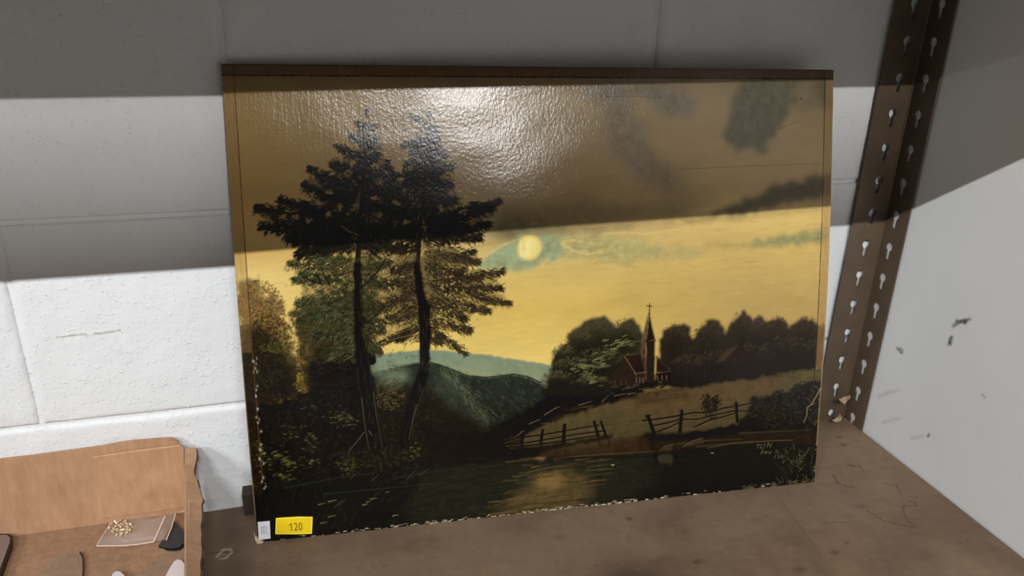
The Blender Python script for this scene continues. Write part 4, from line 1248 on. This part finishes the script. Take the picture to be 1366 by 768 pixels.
N = Nodes('yellow_paper')
M_YEL = N.set(Base_Color=N.ramp(N.noise(60, 3, .5, N.coord()), [(.3, L3(232, 196, 10)), (.7, L3(240, 208, 24))]), Roughness=.5)
N = Nodes('yellow_paper_rim')
M_YEL2 = N.set(Base_Color=L3(250, 226, 70), Roughness=.5)
N = Nodes('white_paper')
M_WHT = N.set(Base_Color=N.ramp(N.noise(60, 3, .5, N.coord()), [(.3, L3(214, 212, 216)), (.7, L3(232, 230, 232))]), Roughness=.6)
N = Nodes('printing_ink_brown')
M_INK = N.set(Base_Color=L3(112, 78, 16), Roughness=.6)
N = Nodes('printing_ink_grey')
M_INKG = N.set(Base_Color=L3(120, 116, 120), Roughness=.6)
st = paper('yellow_sticker', [(368, 710.3), (369, 687.2), (383, 686.2), (398, 685.4), (419, 685.8), (418, 710.0), (395, 710.6)], M_YEL2, .0013, .0006, pic)
st['label'] = 'yellow lot sticker'
paper('sticker_face', [(369.6, 708.6), (370.4, 688.6), (398, 687), (417.2, 687.3), (416.4, 708.4)], M_YEL, .00145, .0001, st).location = (0, 0, 0)
wl = paper('white_label', [(344.2, 692.6), (360.6, 691.2), (361.6, 716.6), (345.6, 718.4)], M_WHT, .0013, .0005, pic)
wl['label'] = 'small white paper label'


def text_on(name, s, px, py, hpx, wscale, mat, parent, rot=0.0, off=.0018, sp=1.0):
    cu = bpy.data.curves.new(name, 'FONT')
    cu.body = s; cu.align_x = 'CENTER'; cu.align_y = 'CENTER'; cu.extrude = .00002
    cu.space_character = sp
    tmp = bpy.data.objects.new(name, cu); C.objects.link(tmp)
    dg = bpy.context.evaluated_depsgraph_get()
    me = bpy.data.meshes.new_from_object(tmp.evaluated_get(dg))
    bpy.data.objects.remove(tmp)
    p = pic_pt(px, py, off)
    ex = pic_pt(px + 10, py - .6, off) - p; ex /= np.linalg.norm(ex)
    ez = np.cross(NRM, ex)
    if ez[2] < 0: ez = -ez
    ex, ez = (math.cos(rot) * ex + math.sin(rot) * ez), (-math.sin(rot) * ex + math.cos(rot) * ez)
    scale = hpx / FPX * .80 / .70
    Mx = Matrix.Identity(4)
    for i in range(3):
        Mx[i][0] = ex[i] * scale * wscale; Mx[i][1] = ez[i] * scale; Mx[i][2] = NRM[i]; Mx[i][3] = p[i]
    me.transform(Mx)
    o = link(name, me, mat, parent)
    o.location = (0, 0, 0)
    return o


text_on('printed_number', '120', 396.2, 700.0, 11.4, .62, M_INK, st, sp=1.12)
paper('numeral_flag', [(387.0, 696.6), (388.6, 694.9), (389.2, 694.9), (389.1, 696.0), (387.5, 697.6)], M_INK, .0019, .0002, st).location = (0, 0, 0)
for i, (s_, y_) in enumerate((('3E25', 0), ('2117', 0))):
    text_on('printed_line', s_, 350.5 + i * 4.2, 704, 3.6, .88, M_INKG, wl, rot=math.pi / 2, sp=1.25)

# ------------------------------------------------------------------ dark brown block filling the narrow dark spot behind the picture
N = Nodes('dark_brown')
M_DW = N.set(Base_Color=N.ramp(N.noise(60, 4, .6, N.coord((.3, 1, 1))), [(.3, L3(44, 34, 26)), (.7, L3(62, 49, 38))]), Roughness=.7)
bm = bmesh.new()
bm_box(bm, (-.0290, -.0175, zs(-.03) - .0003), (.10, -.001, .0270), .001)
o = from_bm('dark_block', bm, M_DW)
tag(o, 'dark brown block between the wall and the painting', 'block')

# ================================================================== CARDBOARD BOX
def card_material(name, a_, b_, sc=1.0):
    N = Nodes(name)
    co = N.coord()
    f_ = N.noise(18 * sc, 5, .6, co)
    g_ = N.noise(160, 3, .6, N.coord((1, 1, .25)))
    col = N.ramp(f_, [(.3, a_), (.7, b_)])
    col = N.mix(.18, col, N.ramp(g_, [(.3, (.12, .07, .035)), (.7, (.65, .42, .26))]))
    return N.set(Base_Color=col, Roughness=.8, Normal=N.bump(N.noise(60, 5, .6, co), .35, .001, N.bump(g_, .15, .0004)))


M_CARD = card_material('corrugated_card', L3(170, 128, 95), L3(186, 144, 108))
M_CARDF = card_material('corrugated_card_flap', L3(176, 132, 96), L3(192, 148, 110), 2.0)
M_CARD2 = card_material('corrugated_card_floor', L3(140, 108, 80), L3(158, 122, 91))
M_CARDE = card_material('card_raw_edge', L3(206, 164, 120), L3(230, 190, 146))
M_CARD_SHADE = card_material('card_shaded_side', L3(60, 42, 30), L3(90, 66, 46))  # same card, coloured dark for the side turned from the lamps
FZ = .0105   # upper face of the box floor
box = empty('cardboard_box', (-.26, -.17, -.004))
tag(box, 'open brown cardboard tray box left of the painting', 'box')


def prism(name, pts, nrm, th, mat, parent=box, bev=0):
    bm = bmesh.new()
    slab(bm, [tuple(p) for p in pts], nrm, th)
    if bev: bmesh.ops.bevel(bm, geom=list(bm.edges), offset=bev, segments=2, affect='EDGES')
    return from_bm(name, bm, mat, parent)


YB = -.0100
XRB = -.0835
prism('box_floor', [(-.46, YB, FZ), (XRB + .002, YB, FZ), (XRB + .018, -.33, FZ), (-.46, -.33, FZ)], (0, 0, 1), .006, M_CARD2)
# back panel: rear sheet with the higher, wavy upper edge
top = [(-30, 616), (0, 613), (40, 608.5), (80, 603), (110, 599), (135, 595.5), (160, 590.5), (180, 588), (215, 585.2), (228, 584.6), (236.5, 589), (238.5, 598)]
pts = [at(x, y, 1, YB) for x, y in top]
rear = [(p[0], YB, p[2]) for p in pts]
prism('back_panel', [(-.46, YB, FZ), (-.46, YB, rear[0][2])] + rear + [(rear[-1][0] + .004, YB, FZ)], (0, -1, 0), .003, M_CARD)
fp = [(123, 609.2), (150, 605.5), (180, 601), (210, 597.2), (240, 593.8), (244.5, 596), (246.5, 640), (247, 676), (200, 683), (160, 688.5), (131, 692), (131, 672), (127, 650), (126, 640), (124, 622)]
prism('inner_flap', [tuple(at(x, y, 1, YB - .0030)) for x, y in fp], (0, -1, 0), .0024, M_CARDF)
bm = bmesh.new()
ed = [(123, 609.4), (150, 605.7), (180, 601.2), (210, 597.4), (240, 594.0)]
for (xa, ya), (xb, yb) in zip(ed[:-1], ed[1:]):
    slab(bm, [tuple(at(xa, ya + 1.0, 1, YB - .0033)), tuple(at(xb, yb + 1.0, 1, YB - .0033)), tuple(at(xb, yb - .2, 1, YB - .0033)), tuple(at(xa, ya - .2, 1, YB - .0033))], (0, -1, 0), .0006)
from_bm('flap_cut_edge', bm, M_CARDE, box)
# bright torn fold along the foot of the back panel
bm = bmesh.new()
fl = [(84, 703.5), (105, 701), (130, 698), (155, 694), (180, 689.5), (205, 686), (230, 682), (247, 679.5)]
P_ = [on_shelf(x, y, FZ + .002) for x, y in fl]
for i in range(len(P_) - 1):
    a_, b_ = P_[i], P_[i + 1]
    w0 = .0006 + .0016 * i / len(P_)
    slab(bm, [(a_[0], a_[1] - w0, a_[2]), (b_[0], b_[1] - w0 - .0002, b_[2]), (b_[0], b_[1] + .0016, b_[2] + .0012), (a_[0], a_[1] + .0016, a_[2] + .0012)], (0, 0, 1), .0012)
from_bm('fold_edge', bm, M_CARDE, box)
# right side: upright wall, folded-over outer flap with a torn lower edge
XI0, XI1 = at(248.5, 598, 1, YB), at(247.5, 790, 2, .072)


def side_top(t):     # along the inner top edge from the back corner (t=0) to the front
    zt = .088 - .016 * min(1, t * 3)
    y_ = YB - .32 * t
    # inner edge column x ~ 248 in the photo
    lo, hi = None, None
    p = None
    for py in np.linspace(594, 900, 160):
        q = at(248.3 - .6 * t, py, 2, zt)
        if p is None or abs(q[1] - y_) < abs(p[1] - y_): p = q
    return np.array([p[0], y_, zt])


tops = [side_top(t) for t in np.linspace(0, 1, 15)]
for i in range(1, len(tops)): tops[i][0] = max(tops[i][0], tops[i - 1][0])
bm = bmesh.new()
for i in range(14):
    a_, b_ = tops[i], tops[i + 1]
    ba, bb = np.array([a_[0] - .001, a_[1], FZ - .006]), np.array([b_[0] - .001, b_[1], FZ - .006])
    slab(bm, [tuple(ba), tuple(bb), tuple(b_), tuple(a_)], (-1, 0, 0), .003)
from_bm('side_panel', bm, M_CARD, box)
outer_px = [(261, 596), (262.5, 604), (262, 612), (260.5, 618), (258.5, 626), (259, 631), (262, 638), (265, 648), (268, 658), (270, 664), (270.5, 668), (268.5, 674), (269.5, 684), (269, 694), (267.5, 702), (268.8, 712), (268, 722), (269.3, 732), (268.8, 741), (267, 750), (267.6, 760), (267, 770), (267.5, 785), (267, 800)]
inner_px = [(248.5, 597)] + [(248.4, y) for (_, y) in outer_px[1:]]
F_, Fd = [], []
for (ix, iy), (ox, oy) in zip(inner_px, outer_px):
    t = (oy - 596) / 204
    zi = .0885 - .014 * min(1, t * 2.2)
    a_ = at(ix, iy, 2, zi)
    drop = .001 + .005 * min(1, max(0, (oy - 610)) / 60)
    b_ = at(ox, oy, 2, zi - drop)
    F_.append(a_); Fd.append(b_)
bm = bmesh.new()
n_ = len(F_)
va = [bm.verts.new(tuple(p)) for p in F_]; vb = [bm.verts.new(tuple(p)) for p in Fd]
vc = [bm.verts.new(tuple(p + np.array([-.002, 0, -.0035]))) for p in F_]; vd = [bm.verts.new(tuple(p + np.array([-.0012, 0, -.003]))) for p in Fd]
for i in range(n_ - 1):
    bm.faces.new((va[i], va[i + 1], vb[i + 1], vb[i])); bm.faces.new((vc[i], vd[i], vd[i + 1], vc[i + 1]))
    bm.faces.new((vb[i], vb[i + 1], vd[i + 1], vd[i])); bm.faces.new((va[i], vc[i], vc[i + 1], va[i + 1]))
bm.faces.new((va[0], vb[0], vd[0], vc[0])); bm.faces.new((va[-1], vc[-1], vd[-1], vb[-1]))
of = from_bm('outer_flap', bm, M_CARD, box)
# torn corrugation under the flap edge, its shade painted in as dark card
bm = bmesh.new()
for i in range(n_ - 1):
    a_, b_ = Fd[i], Fd[i + 1]
    k1 = .0012 + .0006 * math.sin(i * 2.3); 
    sd = np.array([k1, 0, -.0025])
    slab(bm, [tuple(a_ + np.array([-.001, 0, -.0008])), tuple(b_ + np.array([-.001, 0, -.0008])), tuple(b_ + sd), tuple(a_ + sd)], (1, 0, .5), .0012)
from_bm('torn_edge', bm, M_CARD_SHADE, box)
# outer wall below the flap, card colour darkened for its shaded side
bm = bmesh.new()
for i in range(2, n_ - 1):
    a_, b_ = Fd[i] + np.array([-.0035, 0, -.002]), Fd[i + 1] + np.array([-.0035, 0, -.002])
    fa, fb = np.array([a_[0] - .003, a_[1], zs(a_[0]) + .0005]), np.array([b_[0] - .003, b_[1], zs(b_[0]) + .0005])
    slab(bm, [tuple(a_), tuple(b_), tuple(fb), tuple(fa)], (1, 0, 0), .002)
from_bm('outer_wall', bm, M_CARD_SHADE, box)
prism('left_panel', [(-.46, YB, FZ), (-.46, -.33, FZ), (-.46, -.33, .085), (-.46, YB, .085)], (1, 0, 0), .004, M_CARD)
prism('front_panel', [(-.46, -.33, FZ), (-.064, -.33, FZ), (-.064, -.33, .072), (-.46, -.33, .072)], (0, -1, 0), .004, M_CARD)

# ------------------------------------------------------------------ things lying in the box
def fl_pt(px, py, lift=0.0):
    return at(px, py, 2, FZ + lift)


N = Nodes('clear_polythene')
tr = N.n('ShaderNodeBsdfTransparent'); tr.inputs[0].default_value = (.96, .95, .94, 1)
df = N.n('ShaderNodeBsdfPrincipled'); df.inputs['Base Color'].default_value = (*L3(232, 212, 198), 1); df.inputs['Roughness'].default_value = .3
mx = N.n('ShaderNodeMixShader'); mx.inputs[0].default_value = .24
N.L(tr.outputs[0], mx.inputs[1]); N.L(df.outputs[0], mx.inputs[2])
N.L(mx.outputs[0], N.t.nodes['Material Output'].inputs[0]); M_BAG = N.m
N = Nodes('polythene_seam')
M_SEAM = N.set(Base_Color=L3(238, 214, 194), Roughness=.35)
N = Nodes('black_foam')
M_BLK = N.set(Base_Color=L3(52, 52, 55), Roughness=.6, Normal=N.bump(N.noise(300, 3, .5, N.coord()), .3, .0006))
N = Nodes('black_plastic')
M_BLP = N.set(Base_Color=L3(24, 22, 24), Roughness=.4)
N = Nodes('gold_metal')
M_GOLD = N.set(Base_Color=L3(246, 222, 182), Roughness=.35, Metallic=.6)
N = Nodes('grey_plastic')
M_GRY = N.set(Base_Color=L3(128, 110, 102), Roughness=.35)
N = Nodes('dark_rubber')
M_RUB = N.set(Base_Color=L3(46, 30, 24), Roughness=.5)
N = Nodes('pale_plastic')
M_PAL = N.set(Base_Color=L3(214, 206, 202), Roughness=.35)

# zip bag
bag = empty('zip_bag', tuple(fl_pt(180, 708)))
tag(bag, 'clear polythene zip bag holding gold fittings in the cardboard box', 'bag')
outl = [(129, 727.5), (137, 714), (146, 700), (154, 697), (175, 692.5), (190, 690), (205, 691), (218, 687), (234.5, 684), (229, 702), (222, 719.5), (205, 722), (185, 725.5), (165, 727.5)]
lifts = [.001, .0012, .002, .003, .003, .0035, .002, .004, .006, .005, .004, .003, .0015, .001]
bm = bmesh.new()
cpt = fl_pt(182, 708, .0042)
vt = [bm.verts.new(tuple(fl_pt(x, y, l + .0006))) for (x, y), l in zip(outl, lifts)]
vbm = [bm.verts.new(tuple(fl_pt(x, y, .0004))) for (x, y) in outl]
ct = bm.verts.new(tuple(cpt)); cb = bm.verts.new(tuple(fl_pt(182, 708, .0003)))
k = len(vt)
for i in range(k):
    j = (i + 1) % k
    bm.faces.new((vt[i], vt[j], ct)); bm.faces.new((vbm[j], vbm[i], cb))
    bm.faces.new((vt[i], vbm[i], vbm[j], vt[j]))
from_bm('film', bm, M_BAG, bag, True)


def strip(name, pts, w_, mat, parent, h=.0006):
    bm = bmesh.new()
    for a_, b_ in zip(pts[:-1], pts[1:]):
        d = b_ - a_; n = np.cross(d, [0, 0, 1.0]); n /= np.linalg.norm(n)
        slab(bm, [tuple(a_ - n * w_), tuple(b_ - n * w_), tuple(b_ + n * w_), tuple(a_ + n * w_)], (0, 0, 1), h)
    return from_bm(name, bm, mat, parent)


strip('zip_seal', [fl_pt(205, 722.0, .0055), fl_pt(212, 706, .0062), (fl_pt(220, 688, .0066))], .0006, M_SEAM, bag)
strip('side_seam', [fl_pt(129, 727.5, .0018), fl_pt(147, 727.4, .0019), fl_pt(165, 727.2, .0020), fl_pt(185, 725.2, .0024), fl_pt(205, 722, .0038)], .0004, M_SEAM, bag)
strip('mouth_edge', [fl_pt(222, 719.5, .0052), fl_pt(229, 702, .0062), fl_pt(234.3, 684.5, .0072)], .0004, M_SEAM, bag)
strip('bottom_seam', [fl_pt(129, 727.5, .0018), fl_pt(137, 714, .002), fl_pt(146, 700, .003)], .0003, M_SEAM, bag)

# gold fittings: small cap-head pins
def pin_mesh():
    bm = bmesh.new()
    bmesh.ops.create_cone(bm, cap_ends=True, segments=10, radius1=.0012, radius2=.0012, depth=.0011, matrix=Matrix.Translation((0, 0, .0012)))
    bmesh.ops.create_cone(bm, cap_ends=True, segments=8, radius1=.0006, radius2=.0005, depth=.003, matrix=Matrix.Translation((0, 0, -.0006)))
    bmesh.ops.create_uvsphere(bm, u_segments=10, v_segments=5, radius=.0012, matrix=Matrix.Translation((0, 0, .0017)) @ Matrix.Scale(.6, 4, (0, 0, 1)))
    me = bpy.data.meshes.new('gold_pin'); bm.to_mesh(me); bm.free()
    me.materials.append(M_GOLD)
    return me


PM = pin_mesh()
spots = [(150, 699), (155, 697.5), (160, 696.5), (166, 695.5), (148, 703), (153, 703), (158, 701), (163, 700.5), (168, 700), (173, 701), (152, 708), (157, 707), (162, 705.5), (167, 705), (171, 706), (158, 711), (163, 710), (168, 709.5), (160, 714), (166, 699), (161, 703.5), (155, 705.5), (169, 703)]
for i, (x, y) in enumerate(spots):
    o = bpy.data.objects.new('gold_pin', PM)
    C.objects.link(o)
    p = fl_pt(161 + (x - 161) * 1.15 + random.uniform(-.8, .8), 704 + (y - 704) * 1.15 + random.uniform(-.8, .8), .0046 + random.uniform(0, .0012))
    o.location = tuple(p)
    o.rotation_euler = (random.uniform(-1.6, 1.6), random.uniform(-1.6, 1.6), random.uniform(0, 6.28))
    tag(o, 'tiny gold-coloured metal fitting heaped at the left end of the zip bag', 'fitting', 'gold fittings in the zip bag')

# black wedge
bw = empty('black_wedge', tuple(fl_pt(228, 712)))
tag(bw, 'black wedge-shaped plastic piece under the mouth of the zip bag', 'plastic piece')
bm = bmesh.new()
ol = [(232, 694), (240, 703), (249, 713), (247, 722), (240, 728), (226, 729), (212, 726.5), (222, 712)]
slab(bm, [tuple(fl_pt(x, y, .0032)) for x, y in ol], (0, 0, 1), .003)
from_bm('wedge_top', bm, M_BLK, bw)
bm = bmesh.new()
ol = [(211, 727), (226, 729.5), (240, 727.5), (249.5, 716), (248.5, 726), (240, 733), (232, 734), (222, 733), (217, 730), (212, 729.5)]
slab(bm, [tuple(fl_pt(x, y, .0012)) for x, y in ol], (0, 0, 1), .0012)
from_bm('wedge_rim', bm, M_BLP, bw)

# flat grey case at the left frame edge
gc = empty('grey_case', tuple(fl_pt(-8, 735)))
tag(gc, 'flat grey rounded case with dark rubber edge at the far left in the box', 'case')
ol = [(-60, 722), (-20, 716), (2, 713), (9, 713), (13.5, 717), (13, 723), (6, 742), (-4, 768), (-60, 778)]
ol2 = [(-60, 720), (-20, 714.2), (2, 711.6), (10, 711.8), (15.6, 716.5), (15, 724), (8, 743), (-2, 770), (-60, 781)]
bm = bmesh.new(); slab(bm, [tuple(fl_pt(x, y, .0085)) for x, y in ol], (0, 0, 1), .002); from_bm('case_lid', bm, M_GRY, gc)
bm = bmesh.new(); slab(bm, [tuple(fl_pt(x, y, .0075)) for x, y in ol2], (0, 0, 1), .0072); from_bm('case_rim', bm, M_RUB, gc)

# translucent curved tray edge and pale tabs
N = Nodes('smoky_clear_plastic')
tr = N.n('ShaderNodeBsdfTransparent'); tr.inputs[0].default_value = (.985, .985, .985, 1)
df = N.n('ShaderNodeBsdfPrincipled'); df.inputs['Base Color'].default_value = (*L3(176, 166, 152), 1); df.inputs['Roughness'].default_value = .25
mx = N.n('ShaderNodeMixShader'); mx.inputs[0].default_value = .10
N.L(tr.outputs[0], mx.inputs[1]); N.L(df.outputs[0], mx.inputs[2])
N.L(mx.outputs[0], N.t.nodes['Material Output'].inputs[0]); M_SMK = N.m


def flat_thing(name, ol, lift, th, mat, label, cat, bev=.0006):
    bm = bmesh.new()
    slab(bm, [tuple(fl_pt(x, y, lift)) for x, y in ol], (0, 0, 1), th)
    o = from_bm(name, bm, mat)
    me = o.data
    p = fl_pt(*ol[0]); p = Vector(tuple(p))
    me.transform(Matrix.Translation(-p)); o.location = p
    return tag(o, label, cat)


ct_ = empty('clear_tray', tuple(fl_pt(80, 780)))
tag(ct_, 'clear plastic tray with dark curved right rim on the box floor', 'tray')
ol = [(60, 752), (84, 739), (104, 734.5), (107.5, 736), (110, 742), (111, 752), (110, 768), (108, 800), (60, 800)]
bm = bmesh.new(); slab(bm, [tuple(fl_pt(x, y, .0022)) for x, y in ol], (0, 0, 1), .0018); from_bm('tray_sheet', bm, M_SMK, ct_)
strip('tray_rim', [fl_pt(106.5, 735.2, .0028), fl_pt(109.3, 740, .0028), fl_pt(110.9, 747, .0028), fl_pt(111, 758, .0028), fl_pt(110, 772, .0028), fl_pt(108.5, 800, .0028)], .00055, M_RUB, ct_, .0022)
flat_thing('clear_sheet', [(184, 768), (196, 754), (215, 741), (236, 730), (243, 726), (247, 735), (248, 770), (246, 800), (180, 800)], .0012, .001, M_SMK, 'smoky clear plastic sheet below the black wedge in the box', 'sheet')
tab = [(148, 772), (150, 765), (154.5, 761.6), (160, 762), (165, 766), (168, 774), (168, 800), (146, 800)]
flat_thing('plastic_tab', tab, .005, .0035, M_PAL, 'pale rounded plastic tab at the lower edge, left of two', 'tab')
tab = [(219, 772), (226, 758), (232, 748.5), (237, 745.6), (243, 747.5), (247.3, 754), (248, 770), (246, 800), (214, 800)]
flat_thing('plastic_tab', tab, .006, .0045, M_PAL, 'larger pale plastic tab under the black wedge, right of two', 'tab')

# ------------------------------------------------------------------ unseen beam, added to cut off the far lamp's lower light
bm = bmesh.new()
bm_box(bm, (-3.2, -3.53, 1.25), (3.6, -3.5, .345 + .378 * 3.5), .003)
o = from_bm('far_lamp_blocker', bm, M_POST)
tag(o, 'unseen brown beam added behind the viewer to block part of the far lamp', 'beam')
